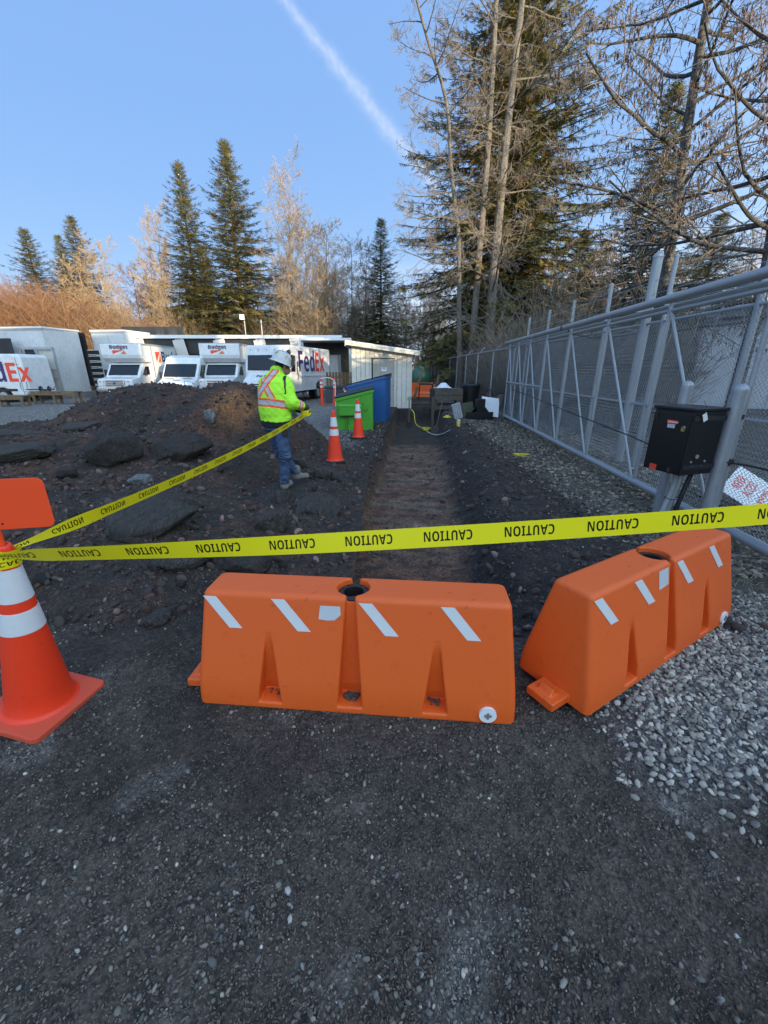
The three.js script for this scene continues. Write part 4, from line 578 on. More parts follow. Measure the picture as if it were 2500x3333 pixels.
  { const h = thing('hard_hat', 'yellow plastic lump like a helmet at the trench end', 'helmet', [2.2, gy(2.2, -14.2), -14.3]); h.scale.setScalar(0.75); part('shell', [new THREE.SphereGeometry(0.14, 18, 9, 0, 7, 0, 1.57).scale(1, 0.75, 1.2)], M.yellow, h); part('brim', [cyl(0.2, 0.21, 0.02, 20, 0, 0.015, 0.02)], M.yellow, h); }
  { const c = thing('drink_can', 'small yellow and white can on the trench bank', 'can', [2.13, gy(2.13, -11.7), -11.7]); part('body', [cyl(0.052, 0.05, 0.19, 18, 0, 0.095, 0)], M.yellow, c); part('band', [cyl(0.053, 0.053, 0.07, 18, 0, 0.12, 0)], std([0.6, 0.5, 0.25], 0.5), c); part('lid', [cyl(0.05, 0.052, 0.01, 18, 0, 0.195, 0)], M.whitePlain, c); }
  const spade = (label, x, z, tilt, lean, green, yb) => { const s = thing('spade', label, 'spade', [x, yb, z]); s.rotation.set(lean, 0, tilt, 'YXZ'); part('blade', [extrude([[-0.1, 0.28], [-0.11, 0.1], [0, -0.03], [0.11, 0.1], [0.1, 0.28]], 0.012, 0.002, 1)], M.steelDark, s); part('shaft', [rod([0, 0.25, 0], [0, 1.12, 0], 0.019, 10)], green ? M.wood : M.woodGrey, s); if (green) part('grip', [place(new THREE.TorusGeometry(0.055, 0.018, 8, 18), 0, 1.16, 0, 0, 0, 0, [1, 0.9, 1])], std([0.03, 0.25, 0.05], 0.4), s); };
  spade('spade with a green handle stuck in the trench below the shed', 0.98, -16.1, 0.0, -0.05, true, gy(0.98, -16.1) - 0.06);
  spade('long handled wooden spade stuck in the trench by the crate', 1.72, -13.8, -0.22, -0.2, false, gy(1.72, -13.8) - 0.05);
  { const g = ribbon((t) => V3(1.1 + 0.35 * t + 0.05 * Math.sin(t * 9), lerp(0.05, gy(1.45, -14.6) + 0.03, ss(0, 0.7, t)), lerp(-17.4, -14.6, t)), (t) => V3(1, 0.4 * Math.sin(t * 11), 0.3), 0.03, 0.3, 50); solo('yellow_strap', g, std([0.55, 0.47, 0.06], 0.7, { side: THREE.DoubleSide }), 'yellow strap trailing down into the trench from the shed', 'strap'); }
  { const r = rng(31), gs = []; for (let k = 0; k < 6; k++) gs.push(ribbon((t) => { const A = t * 5 + k; return V3(0.16 * Math.cos(A) * (0.6 + 0.4 * r()), 0.03 + 0.05 * Math.abs(Math.sin(A * 2 + k)), 0.14 * Math.sin(A)); }, (t) => V3(Math.sin(t * 7 + k), 0.7, Math.cos(t * 5)), 0.075, 0.3, 26)); const m = solo('crumpled_tape', gs, std([0.60, 0.52, 0.04], 0.6, { side: THREE.DoubleSide }), 'crumpled knot of yellow tape lying in the trench', 'caution tape'); m.position.set(1.5, gy(1.5, -14.5) + 0.02, -14.5); const n = m.clone(); n.name = numbered('crumpled_tape'); n.userData = { label: 'scrap of yellow tape on the straw beside the trench', category: 'caution tape' }; n.position.set(2.75, gy(2.75, -8.0) + 0.0, -8.0); n.scale.set(1, 0.4, 0.5); scene.add(n); }
  solo('water_pipe', [tube([[1.5, gy(1.5, -14.4) + 0.02, -14.4], [1.62, gy(1.62, -13.4) + 0.02, -13.4], [1.75, gy(1.75, -12.6) + 0.03, -12.6], [1.9, gy(1.9, -11.6) + 0.02, -11.6]], 0.012, 40, 6)], M.whitePlain, 'thin white pipe running along the trench floor', 'pipe');
  { const s = thing('storage_box', 'dark grey lidded storage box left of the shed', 'box', [-2.35, -0.1, -21.8]); part('body', [rbox(1.3, 0.8, 0.7, 0.03, 0, 0.4, 0)], std([0.05, 0.055, 0.06], 0.6), s); part('lid', [rbox(1.36, 0.12, 0.76, 0.03, 0, 0.86, 0)], std([0.045, 0.05, 0.055], 0.6), s); part('latch', [box(0.08, 0.12, 0.03, 0.3, 0.76, 0.37)], M.galv, s); }
  { const s = thing('pallet_screen', 'upright wooden pallet fence behind the grey storage box', 'pallet', [-2.4, -0.1, -23.2]); for (let i = 0; i < 9; i++) part('slat', [box(0.13, 1.55, 0.025, -0.7 + i * 0.165, 0.8, 0)], M.wood, s); for (const y of [0.4, 1.3]) part('rail', [box(1.5, 0.09, 0.04, -0.03, y, -0.035)], M.wood, s); }
  // tubular delineator posts by the delivery van
  for (const [x, z, lean, lab] of [[-2.95, -20.0, 0.02, 'left of two tall orange tube posts behind the step van'], [-2.36, -19.7, -0.05, 'right of two tall orange tube posts with ribbon hanging']]) { const d = thing('delineator_post', lab, 'delineator', [x, -0.1, z], 0, 'orange tube delineators'); d.rotation.z = lean; part('tube', [new THREE.LatheGeometry([[0.085, 0.05], [0.07, 0.6], [0.06, 1.25], [0.03, 1.32], [0, 1.33]].map((p) => new THREE.Vector2(...p)), 18)], M.coneOrange, d); for (const y of [0.95, 1.12]) part('reflective_band', [cyl(0.066, 0.068, 0.10, 18, 0, y, 0)], M.reflect, d); part('base', [rbox(0.42, 0.06, 0.42, 0.02, 0, 0.03, 0)], M.rubber, d); part('handle_loop', place(new THREE.TorusGeometry(0.03, 0.01, 6, 12), 0, 1.35, 0), M.coneOrange, d); }
  solo('white_hose', [tube([[-3.0, 1.2, -19.95], [-2.6, 1.25, -19.85], [-2.3, 1.1, -19.6], [-2.28, 0.4, -19.55], [-2.3, -0.05, -19.5], [-2.9, -0.07, -19.0], [-3.1, -0.08, -18.9]], 0.02, 50, 6)], M.whitePlain, 'white plastic ribbon looped between the tube posts', 'ribbon');
}
// ---------- parked vehicles; each is built facing +z with its front bumper at z = 0 ----------
const prof = (pts, w, bev = 0.05) => extrude(pts, w, bev, 3).rotateY(-Math.PI / 2); // side outline given as z, y
function wheel(parent, x, z, r = 0.38, w = 0.24) { const o = part('wheel', [place(new THREE.TorusGeometry(r - 0.09, 0.1, 10, 28), x, r, z, 0, Math.PI / 2, 0, [1, 1, w / 0.2])], M.rubber, parent); part('rim', [cyl(r * 0.58, r * 0.58, w * 0.8, 20, x, r, z, 0, 0, Math.PI / 2)], M.galv, o); part('hub', [cyl(r * 0.2, r * 0.24, w * 1.0, 12, x, r, z, 0, 0, Math.PI / 2)], M.chrome, o); return o; }
function slope(w, z0, y0, z1, y1, t = 0.02, out = 0.004) { const L = Math.hypot(z1 - z0, y1 - y0), a = Math.atan2(z0 - z1, y1 - y0), n = [Math.sin(Math.PI / 2 - a), 0]; return place(new RoundedBoxGeometry(w, L, t, 2, 0.008), 0, (y0 + y1) / 2 + Math.sin(a) * out, (z0 + z1) / 2 + Math.cos(a) * out, -a, 0, 0); }
function sideGlass(pts, x, t = 0.012) { return extrude(pts, t, 0.002, 1).rotateY(-Math.PI / 2).translate(x, 0, 0); }
function mirrors(v, x, y, z, h = 0.32) { for (const s of [-1, 1]) { const m = part('mirror', [rbox(0.16, h, 0.10, 0.03, s * (x + 0.16), y, z)], M.black, v); part('mirror_arm', [rod([s * x, y - 0.05, z], [s * (x + 0.12), y - 0.05, z], 0.02, 6)], M.black, m); } }
function wipers(v, z0, y0, a, w) { for (const s of [-0.5, 0.35]) part('wiper', [place(new THREE.BoxGeometry(0.62, 0.018, 0.02), s * w * 0.8, y0 + 0.05, z0 - 0.02, -a, 0, -0.12)], M.black, v); }
function boxTruck(label, pos, turn, sideText) {
  const v = thing('box_truck', label, 'truck', pos, turn, 'white rental box trucks');
  part('cab', [prof([[-0.12, 0.55], [-0.08, 0.86], [-0.10, 1.12], [-0.20, 1.20], [-1.02, 1.33], [-1.62, 2.02], [-1.80, 2.10], [-2.45, 2.12], [-2.45, 0.55], [-1.65, 0.5], [-1.45, 0.82], [-0.75, 0.82], [-0.55, 0.5]], 2.0, 0.07)], M.vehicle, v);
  const ws = part('windshield', [slope(1.70, -1.07, 1.40, -1.58, 1.985, 0.02, 0.012)], M.glass, v); wipers(ws, -1.05, 1.39, 0.7, 1.0);
  for (const s of [-1, 1]) { const d = part('door', [sideGlass([[-1.62, 0.75], [-2.38, 0.75], [-2.38, 2.0], [-1.78, 2.0], [-1.28, 1.45], [-1.28, 0.9]], s * 1.005, 0.02)], M.vehicle, v); part('side_window', [sideGlass([[-1.42, 1.42], [-2.28, 1.42], [-2.28, 1.90], [-1.82, 1.90]], s * 1.02)], M.glass, d); part('handle', [box(0.03, 0.03, 0.12, s * 1.025, 1.22, -2.2)], M.black, d); }
  const gr = part('grille', [rbox(1.16, 0.36, 0.06, 0.04, 0, 0.985, -0.07)], M.chrome, v); for (const y of [0.88, 0.985, 1.09]) part('grille_slot', [box(0.96, 0.055, 0.03, 0, y, -0.035)], M.black, gr); part('badge', [place(new THREE.SphereGeometry(0.09, 16, 8), 0, 0.985, -0.025, 0, 0, 0, [1.4, 0.62, 0.3])], M.navy, gr);
  for (const s of [-1, 1]) { const h = part('headlight', [rbox(0.30, 0.33, 0.08, 0.03, s * 0.77, 0.985, -0.085)], M.lens, v); part('turn_lamp', [box(0.10, 0.06, 0.02, s * 0.80, 1.06, -0.04)], M.orangeInk, h); }
  const bp = part('bumper', [rbox(2.02, 0.27, 0.16, 0.04, 0, 0.62, -0.02)], M.chrome, v); part('air_slot', [box(0.75, 0.10, 0.02, 0, 0.61, 0.055)], M.black, bp); part('licence_plate', [box(0.31, 0.15, 0.012, -0.15, 0.50, 0.066)], M.whitePlain, bp);
  mirrors(v, 1.02, 1.55, -1.45, 0.34);
  const bx = part('cargo_box', [prof([[-1.42, 2.36], [-1.36, 2.55], [-1.38, 3.12], [-1.50, 3.20], [-7.4, 3.20], [-7.4, 0.95], [-2.50, 0.95], [-2.50, 2.13], [-1.70, 2.13]], 2.36, 0.03)], M.white, v);
  part('corner_trim', [box(0.06, 2.2, 0.10, 1.16, 2.05, -2.56), box(0.06, 2.2, 0.10, -1.16, 2.05, -2.56)], M.galv, bx); part('roof_rail', [box(2.40, 0.09, 0.06, 0, 3.16, -1.48), box(0.05, 0.10, 5.9, 1.18, 3.15, -4.45), box(0.05, 0.10, 5.9, -1.18, 3.15, -4.45)], M.galv, bx);
  for (let i = 0; i < 8; i++) part('marker_lamp', [box(0.06, 0.03, 0.02, -0.35 + 0.1 * i, 3.04, -1.345)], M.orangeInk, bx);
  for (let i = 0; i < 9; i++) for (const s of [-1, 1]) part('side_seam', [box(0.008, 2.1, 0.025, s * 1.183, 2.05, -2.95 - i * 0.52)], M.offwhite, bx);
  { const g = text('Budget', 0.20, 0.004, 1.15), w = tw(g); part('lettering', [place(g, -w / 2 - 0.10, 2.88, -1.352)], M.navy, bx); part('logo', [extrude([[-0.50, 2.80], [0.12, 2.80], [-0.50, 2.60]], 0.006).translate(0, 0, -1.352)], M.red, bx); part('logo', [extrude([[0.16, 2.78], [0.30, 2.60], [-0.06, 2.60]], 0.006).translate(0.02, 0, -1.352)], M.orangeInk, bx); }
  for (const s of [1]) { const g = text('Budget', 0.62, 0.004, 1.1); part('lettering', [place(g, 1.186, 2.2, -3.72, 0, Math.PI / 2, 0)], M.navy, bx); part('logo', [extrude([[-3.0, 2.78], [-3.62, 2.78], [-3.05, 2.16]].map(([z, y]) => [z, y]), 0.006).rotateY(-Math.PI / 2).translate(1.187, 0, 0)], M.red, bx); part('logo', [extrude([[-3.66, 2.70], [-3.66, 2.16], [-3.26, 2.16]], 0.006).rotateY(-Math.PI / 2).translate(1.187, 0, 0)], M.orangeInk, bx); }
  for (const s of [-1, 1]) { wheel(v, s * 0.88, -1.1); wheel(v, s * 0.88, -5.3); wheel(v, s * 0.60, -5.3); }
  part('chassis', [box(0.9, 0.18, 6.6, 0, 0.72, -4.0)], M.steelDark, v); return v;
}
function panelVan(name, label, pos, turn, opt = {}) {
  const v = thing(name, label, 'van', pos, turn, 'white panel vans');
  part('body', [prof([[-0.04, 0.34], [0.0, 0.62], [-0.06, 0.88], [-0.22, 1.02], [-0.95, 1.26], [-1.62, 2.02], [-1.92, 2.38], [-2.5, 2.52], [-5.75, 2.52], [-5.9, 2.35], [-5.95, 0.5], [-5.6, 0.34], [-4.95, 0.34], [-4.85, 0.6], [-4.6, 0.76], [-4.3, 0.76], [-4.05, 0.6], [-3.95, 0.34], [-1.45, 0.34], [-1.35, 0.6], [-1.1, 0.78], [-0.8, 0.78], [-0.55, 0.6], [-0.45, 0.34]], 2.02, 0.10)], M.vehicle, v);
  const ws = part('windshield', [slope(1.76, -0.98, 1.32, -1.60, 2.02, 0.02, 0.012)], M.glass, v); wipers(ws, -0.95, 1.3, 0.72, 1.0);
  for (const s of [-1, 1]) { const d = part('door', [sideGlass([[-1.42, 0.5], [-2.55, 0.5], [-2.55, 2.1], [-1.82, 2.05], [-1.25, 1.35], [-1.42, 1.0]], s * 1.006, 0.014)], M.vehicle, v); part('side_window', [sideGlass([[-1.36, 1.34], [-2.45, 1.30], [-2.45, 1.98], [-1.90, 1.98]], s * 1.014)], M.glass, d); const h = part('headlight', [place(new RoundedBoxGeometry(0.40, 0.24, 0.12, 2, 0.04), s * 0.78, 0.95, -0.16, -0.4, s * 0.35, -s * 0.25)], M.lens, v); part('headlight_mask', [place(new RoundedBoxGeometry(0.46, 0.29, 0.08, 2, 0.04), s * 0.78, 0.945, -0.17, -0.4, s * 0.35, -s * 0.25)], M.black, h); }
  part('grille', [rbox(1.10, 0.20, 0.06, 0.04, 0, 0.80, -0.03)], M.black, v); part('grille', [rbox(1.3, 0.14, 0.05, 0.03, 0, 0.5, 0.0)], M.black, v); part('badge', [place(new THREE.SphereGeometry(0.09, 14, 8), 0, 0.86, 0.0, 0, 0, 0, [1.4, 0.6, 0.3])], M.chrome, v); part('bumper', [rbox(1.9, 0.10, 0.06, 0.03, 0, 0.62, 0.01)], M.vehicle, v); part('rub_strip', [box(2.05, 0.13, 3.4, 0, 0.66, -3.6)], M.black, v);
  for (const s of [-0.5, 0.5]) part('hood_vent', [box(0.5, 0.012, 0.05, s, 1.235, -0.82, 0.32)], M.black, v);
  mirrors(v, 1.02, 1.42, -1.4, 0.32);
  if (opt.hood) { const g = text('FedEx', 0.10, 0.004), w = tw(g); part('lettering', [place(g, -w / 2, 1.135, -0.48, -1.22, 0, 0)], M.purple, v); }
  if (opt.side) { const a = text('Fed', 0.98, 0.004, 0.9), b = text('Ex', 0.98, 0.004, 0.9), w = tw(a) + 0.02; part('lettering', [place(a, 1.016, 1.1, -2.85, 0, Math.PI / 2, 0)], M.purple, v); part('lettering', [place(b, 1.016, 1.1, -2.85 - w, 0, Math.PI / 2, 0)], M.red, v); part('rear_door_seam', [box(0.01, 1.9, 0.02, 1.013, 1.4, -5.62)], M.black, v); part('side_seam', [box(0.008, 0.02, 4.5, 1.013, 1.98, -3.5), box(0.008, 1.5, 0.015, 1.013, 1.3, -3.95)], M.concrete, v); }
  for (const s of [-1, 1]) { wheel(v, s * 0.9, -0.95, 0.36); wheel(v, s * 0.9, -4.45, 0.36); } return v;
}
function stepVan(label, pos, turn) {
  const v = thing('step_van', label, 'delivery van', pos, turn), W = 2.36;
  part('body', [prof([[-0.72, 0.62], [-0.72, 1.62], [-0.95, 2.62], [-1.0, 2.80], [-1.12, 2.90], [-6.9, 2.90], [-6.98, 2.8], [-6.98, 0.62], [-5.55, 0.62], [-5.45, 0.9], [-5.2, 1.05], [-4.8, 1.05], [-4.55, 0.9], [-4.45, 0.62]], W, 0.06)], M.vehicle, v);
  part('hood', [prof([[-0.06, 0.55], [-0.02, 0.95], [-0.10, 1.22], [-0.22, 1.30], [-0.78, 1.58], [-0.78, 0.55]], 2.02, 0.08)], M.vehicle, v);
  const ws = part('windshield', [slope(2.1, -0.74, 1.68, -0.91, 2.42, 0.02, 0.010)], M.glass, v); part('centre_pillar', [slope(0.05, -0.74, 1.68, -0.91, 2.42, 0.03, 0.016)], M.black, ws); part('wiper', [place(new THREE.BoxGeometry(0.75, 0.02, 0.02), -0.45, 1.75, -0.70, -0.2, 0, -0.14)], M.black, ws);
  for (let i = 0; i < 5; i++) part('marker_lamp', [place(new THREE.SphereGeometry(0.028, 8, 6), -0.9 + i * 0.45, 2.68, -0.945)], M.orangeInk, v);
  part('grille', [box(0.95, 0.05, 0.02, 0, 1.03, -0.012)], M.black, v); part('grille', [box(0.95, 0.05, 0.02, 0, 0.93, -0.008)], M.black, v); part('bumper', [rbox(2.2, 0.2, 0.14, 0.03, 0, 0.55, 0.0)], M.black, v);
  for (const s of [-1, 1]) part('headlight', [rbox(0.24, 0.18, 0.05, 0.02, s * 0.76, 1.0, -0.02)], M.lens, v);
  { const a = text('Fed', 0.2, 0.004, 1.15), b = text('Ex', 0.2, 0.004, 1.15), w = tw(a); for (const [g, x, m] of [[a, -0.42, M.purple], [b, -0.42 + w, M.red]]) part('lettering', [place(g, x, 1.375, -0.345, -1.08, 0, 0)], m, v); }
  const x = W / 2 + 0.004, d = part('side_door', [sideGlass([[-0.95, 0.75], [-1.75, 0.75], [-1.75, 2.55], [-1.05, 2.55]], x, 0.012)], M.vehicle, v); part('door_window', [sideGlass([[-1.12, 1.62], [-1.62, 1.62], [-1.62, 2.36], [-1.16, 2.36]], x + 0.008)], M.glass, d); part('grab_bar', [rod([x + 0.05, 1.2, -1.82], [x + 0.05, 2.1, -1.82], 0.018, 6)], M.black, d);
  part('mirror', [rbox(0.22, 0.5, 0.14, 0.04, 1.45, 2.15, -0.85)], M.black, v); part('mirror_arm', [rod([1.15, 2.45, -0.9], [1.45, 2.4, -0.85], 0.02, 6), rod([1.15, 2.0, -0.85], [1.45, 2.0, -0.85], 0.02, 6)], M.black, v); part('mirror', [place(new THREE.SphereGeometry(0.12, 14, 10), 1.28, 2.55, -0.78, 0, 0, 0, [1, 1, 0.5])], M.black, v);
  { const a = text('Fed', 1.06, 0.005, 0.96), b = text('Ex', 1.06, 0.005, 0.96), w = tw(a) + 0.01; part('lettering', [place(a, x + 0.003, 1.62, -1.98, 0, Math.PI / 2, 0)], M.purple, v); part('lettering', [place(b, x + 0.003, 1.62, -1.98 - w, 0, Math.PI / 2, 0)], M.red, v); }
  part('rub_rail', [box(0.04, 0.09, 5.0, W / 2 + 0.01, 1.40, -4.3), box(0.04, 0.05, 3.2, W / 2 + 0.01, 0.66, -2.8)], M.vehicle, v); part('rear_post', [box(0.03, 2.2, 0.12, W / 2 + 0.005, 1.75, -6.85)], M.galv, v);
  part('fuel_door', [box(0.012, 0.16, 0.13, x, 1.0, -3.1), box(0.012, 0.16, 0.13, x, 1.0, -3.7)], M.offwhite, v); part('top_vent', [box(0.012, 0.08, 0.12, x, 2.66, -3.3)], M.whitePlain, v);
  for (const s of [-1, 1]) { wheel(v, s * 0.95, -0.75, 0.42); wheel(v, s * 0.98, -5.0, 0.42); wheel(v, s * 0.70, -5.0, 0.42); } part('chassis', [box(0.9, 0.2, 6.2, 0, 0.55, -3.6), box(2.1, 0.1, 6.0, 0, 0.62, -3.8)], M.steelDark, v); return v;
}
const YY = -0.12;
stepVan('white delivery step van with big purple and red lettering behind the worker', [-6.15, YY, -21.0], -0.22);
boxTruck('white box truck farthest left, its chrome grille in full view', [-15.6, YY, -24.4], 0.04);
panelVan('panel_van', 'white high roof van between the two box trucks', [-11.7, YY, -23.4], 0.06, { hood: true });
boxTruck('second white box truck half hidden behind the step van', [-9.75, YY, -24.4], 0.04);
panelVan('panel_van', 'white van seen side on at the far left with large lettering', [-25.5, YY, -24.0], -Math.PI / 2 + 0.03, { side: true });

// ---------- trailers and site cabins behind the vehicles ----------
{
  const wallM = std([0.62, 0.63, 0.64], 0.5, { map: rep(T.grime, 0.3) });
  function cabin(name, label, pos, turn, w, h, d, panels, tarps = []) {
    const c = thing(name, label, 'trailer', pos, turn, 'white trailers along the back of the yard'); part('core', [box(w - 0.04, h - 0.04, d - 0.04, w / 2, h / 2 + 0.3, -d / 2)], wallM, c);
    const n = panels, pw = w / n; for (let i = 0; i < n; i++) part('wall_panel', [rbox(pw - 0.012, h - 0.25, 0.03, 0.006, pw * (i + 0.5), h / 2 + 0.3, 0.004)], wallM, c);
    part('roof_edge', [box(w + 0.08, 0.10, d + 0.08, w / 2, h + 0.32, -d / 2)], M.white, c); part('roof_edge', [box(w + 0.04, 0.06, 0.05, w / 2, h + 0.20, 0.03)], M.galv, c); part('skirt', [box(w, 0.3, d, w / 2, 0.15, -d / 2)], M.concrete, c);
    return c;
  }
  const drape = (name, label, w, h, pos, turn, seed, mat = M.tarp) => { const g = new THREE.PlaneGeometry(w, h, 50, 20), p = g.attributes.position; for (let i = 0; i < p.count; i++) { const x = p.getX(i), y = p.getY(i), k = 0.5 - y / h; p.setZ(i, 0.10 * k * fbm(x * 2.1 + seed, y * 0.4, seed, 3) * 2 + 0.05 * Math.sin(x * 6 + 2 * N(x, seed)) * k); p.setY(i, y - 0.06 * k * Math.sin(x * 3 + seed)); } g.computeVertexNormals(); const m = solo(name, g, mat, label, 'tarp', 'dark tarps hung on the trailers'); m.position.set(...pos); m.rotation.y = turn; return m; };
  cabin('site_trailer', 'long white trailer at the far left behind the side-on van', [-32.5, YY, -27.6], -0.13, 12.4, 3.75, 2.6, 5);
  cabin('site_trailer', 'second white trailer just right of the dark gap', [-19.75, YY, -29.6], -0.10, 2.4, 3.85, 2.6, 2);
  cabin('site_trailer', 'low white trailer behind the box trucks', [-17.4, YY, -33.2], -0.03, 10.6, 3.75, 2.6, 8);
  cabin('site_trailer', 'white trailer behind the step van, left of the shed', [-6.6, YY, -30.6], 0.0, 3.3, 3.35, 2.6, 3);
  drape('dark_tarp', 'sagging dark tarp over the side-on van at far left', 6.8, 1.65, [-25.2, YY + 2.62, -25.9], -0.1, 3);
  drape('dark_tarp', 'narrow dark tarp hanging in the gap between two trailers', 0.75, 3.4, [-20.05, YY + 2.3, -28.9], -0.1, 5);
  drape('dark_tarp', 'black tarp wrapped over the roof behind the box truck', 4.6, 0.7, [-17.2, YY + 4.35, -32.7], 0, 8);
  { const a = thing('awning', 'long flat white awning roof over black screens behind the vehicles', 'awning', [-17.6, YY, -30.6], 0.02); part('roof', [box(14.6, 0.16, 2.6, 7.3, 3.88, -1.0)], M.white, a); part('fascia', [box(14.7, 0.22, 0.05, 7.3, 3.86, 0.33)], M.white, a); for (let i = 0; i < 6; i++) part('post', [box(0.12, 3.8, 0.12, 0.3 + i * 2.8, 1.9, 0.2)], M.galv, a); for (let i = 0; i < 5; i++) part('screen', [box(2.5, 0.95, 0.03, 1.7 + i * 2.8, 3.25, 0.05)], M.tarp, a); for (let i = 0; i < 5; i++) part('curtain', [place(new THREE.PlaneGeometry(0.8, 1.6, 8, 8), 0.6 + i * 2.8, 2.9, 0.28, 0, 0, 0.18)], std([0.5, 0.49, 0.46], 0.8, { side: THREE.DoubleSide }), a); }
  { const r = thing('canopy_roof', 'flat pale canopy roof on posts between the step van and the shed', 'canopy', [-5.3, YY, -28.0], 0.05); part('roof', [box(3.4, 0.15, 2.8, 1.5, 3.55, -1.2)], M.white, r); for (const x of [-0.1, 3.1]) for (const z of [0.1, -2.5]) part('post', [box(0.16, 3.5, 0.16, x, 1.75, z)], M.offwhite, r); part('valance', [box(3.4, 0.8, 0.03, 1.5, 3.1, -2.4)], M.tarp, r); part('door_leaf', [box(0.05, 2.3, 0.9, 3.25, 1.6, 0.4)], M.white, r); }
  { const v = thing('glazed_vestibule', 'open white metal door frame at the entrance of the left trailer', 'door', [-21.6, YY + 0.45, -25.75], -0.1); const W = 2.1, Hh = 2.45; for (const [x, w] of [[0, 0.09], [W, 0.09], [1.05, 0.06]]) part('frame_post', [box(w, Hh, 0.09, x, Hh / 2, 0)], M.galv, v); part('frame_head', [box(W + 0.09, 0.12, 0.09, W / 2, Hh, 0)], M.galv, v); for (const y of [0.75, 1.25]) part('frame_bar', [box(W, 0.05, 0.06, W / 2, y, 0)], M.galv, v); part('dark_opening', [box(0.6, Hh - 0.1, 0.02, 0.45, Hh / 2, -0.12)], M.black, v); part('inner_door', [box(0.95, Hh - 0.1, 0.04, 1.58, Hh / 2, -0.15)], M.offwhite, v); part('door_window', [box(0.14, 0.7, 0.01, 1.35, 1.45, -0.12)], M.black, v); part('handrail', [rod([-0.7, 0.25, 0.7], [0.3, 0.95, 0.2], 0.022, 6), rod([0.9, 0.25, 0.9], [1.5, 1.1, 0.2], 0.022, 6), rod([-0.7, 0.25, 0.7], [-0.7, -0.4, 0.7], 0.022, 6)], M.galv, v); }
  { const s = thing('stacked_crates', 'tall stack of dark plastic crates beside the left trailer door', 'crates', [-18.65, YY, -27.8], -0.1); for (let i = 0; i < 7; i++) { const c = part('crate', [box(0.5, 0.035, 0.4, 0, 0.45 + i * 0.36, 0), box(0.5, 0.035, 0.4, 0, 0.72 + i * 0.36, 0)], M.offwhite, s); for (let k = 0; k < 5; k++) part('slot', [box(0.05, 0.24, 0.36, -0.2 + k * 0.1, 0.585 + i * 0.36, 0)], M.steelDark, c); } part('dolly', [box(0.55, 0.4, 0.45, 0, 0.2, 0)], M.steelDark, s); }
  for (const [x, z, w, h, turn, lab] of [[-18.9, -20.7, 2.3, 0.50, 0.06, 'low wooden bench with square legs at the far left'], [-17.35, -22.2, 2.4, 0.62, -0.02, 'wooden platform behind the low bench at the left']]) { const b = thing('wood_bench', lab, 'bench', [x, YY, z], turn, 'timber benches in the yard'); for (let i = 0; i < 3; i++) part('top_plank', [box(w, 0.05, 0.19, 0, h, -0.2 + i * 0.2)], M.wood, b); part('apron', [box(w, 0.13, 0.04, 0, h - 0.1, 0.26)], M.wood, b); for (const px of [-w / 2 + 0.12, 0, w / 2 - 0.12]) for (const pz of [-0.22, 0.22]) part('leg', [box(0.11, h, 0.09, px, h / 2 - 0.02, pz)], M.wood, b); }
  { const c = thing('hand_cart', 'grey tube hand cart lying by the wooden benches', 'cart', [-18.3, YY + 0.62, -22.3]); part('frame', [tube([[-0.9, 0.5, 0], [-0.9, 0.05, 0], [0.4, 0.12, 0], [0.6, 0.25, 0]], 0.025, 20, 6), tube([[-0.9, 0.5, -0.4], [-0.9, 0.05, -0.4], [0.4, 0.12, -0.4], [0.6, 0.25, -0.4]], 0.025, 20, 6)], M.galv, c); for (const x of [0.1, 0.55]) wheel(c, x, 0, 0.14, 0.06).position.y = 0.0; part('deck', [box(1.2, 0.04, 0.5, -0.1, 0.1, -0.2)], M.black, c); }
  for (const [x, z, h, lab, flood] of [[-12.6, -40, 6.1, 'thin pole with a square floodlight behind the trailers', true], [-11.1, -40, 5.8, 'short grey pole right of the floodlight pole', false]]) { const p = thing('lamp_pole', lab, 'lamp pole', [x, 0, z]); part('pole', [cyl(0.05, 0.06, h, 10, 0, h / 2, 0)], M.galv, p); if (flood) { const l = part('floodlight', [rbox(0.5, 0.55, 0.12, 0.03, -0.15, h - 0.1, 0.12, -0.25, 0.4, 0)], M.black, p); part('lens', [rbox(0.42, 0.45, 0.03, 0.01, -0.13, h - 0.1, 0.2, -0.25, 0.4, 0)], M.lens, l); } else part('camera_arm', [box(0.35, 0.08, 0.1, 0.15, h - 0.35, 0)], M.black, p); }
}
{ // white building beyond the gate
  const b = thing('white_building', 'white walled building with grey eave seen through the gate', 'building', [14.2, -0.2, -19.6], 0); b.rotation.y = -0.62; const W = 14, Hh = 3.9; const wm = std([0.60, 0.61, 0.63], 0.7, { map: rep(T.grime, 0.4) });
  part('core', [box(W, Hh, 7, W / 2, Hh / 2, -3.55)], wm, b); for (let i = 0; i < 10; i++) part('wall_panel', [rbox(1.385, Hh - 0.1, 0.05, 0.012, 0.7 + i * 1.4, Hh / 2, 0)], wm, b); part('eave', [box(W + 0.8, 0.5, 8, W / 2, Hh + 0.25, -3.4)], std([0.16, 0.165, 0.17], 0.6, { map: T.grime }), b); part('gutter', [box(W + 0.9, 0.14, 0.14, W / 2, Hh + 0.42, 0.68)], M.galv, b);
}
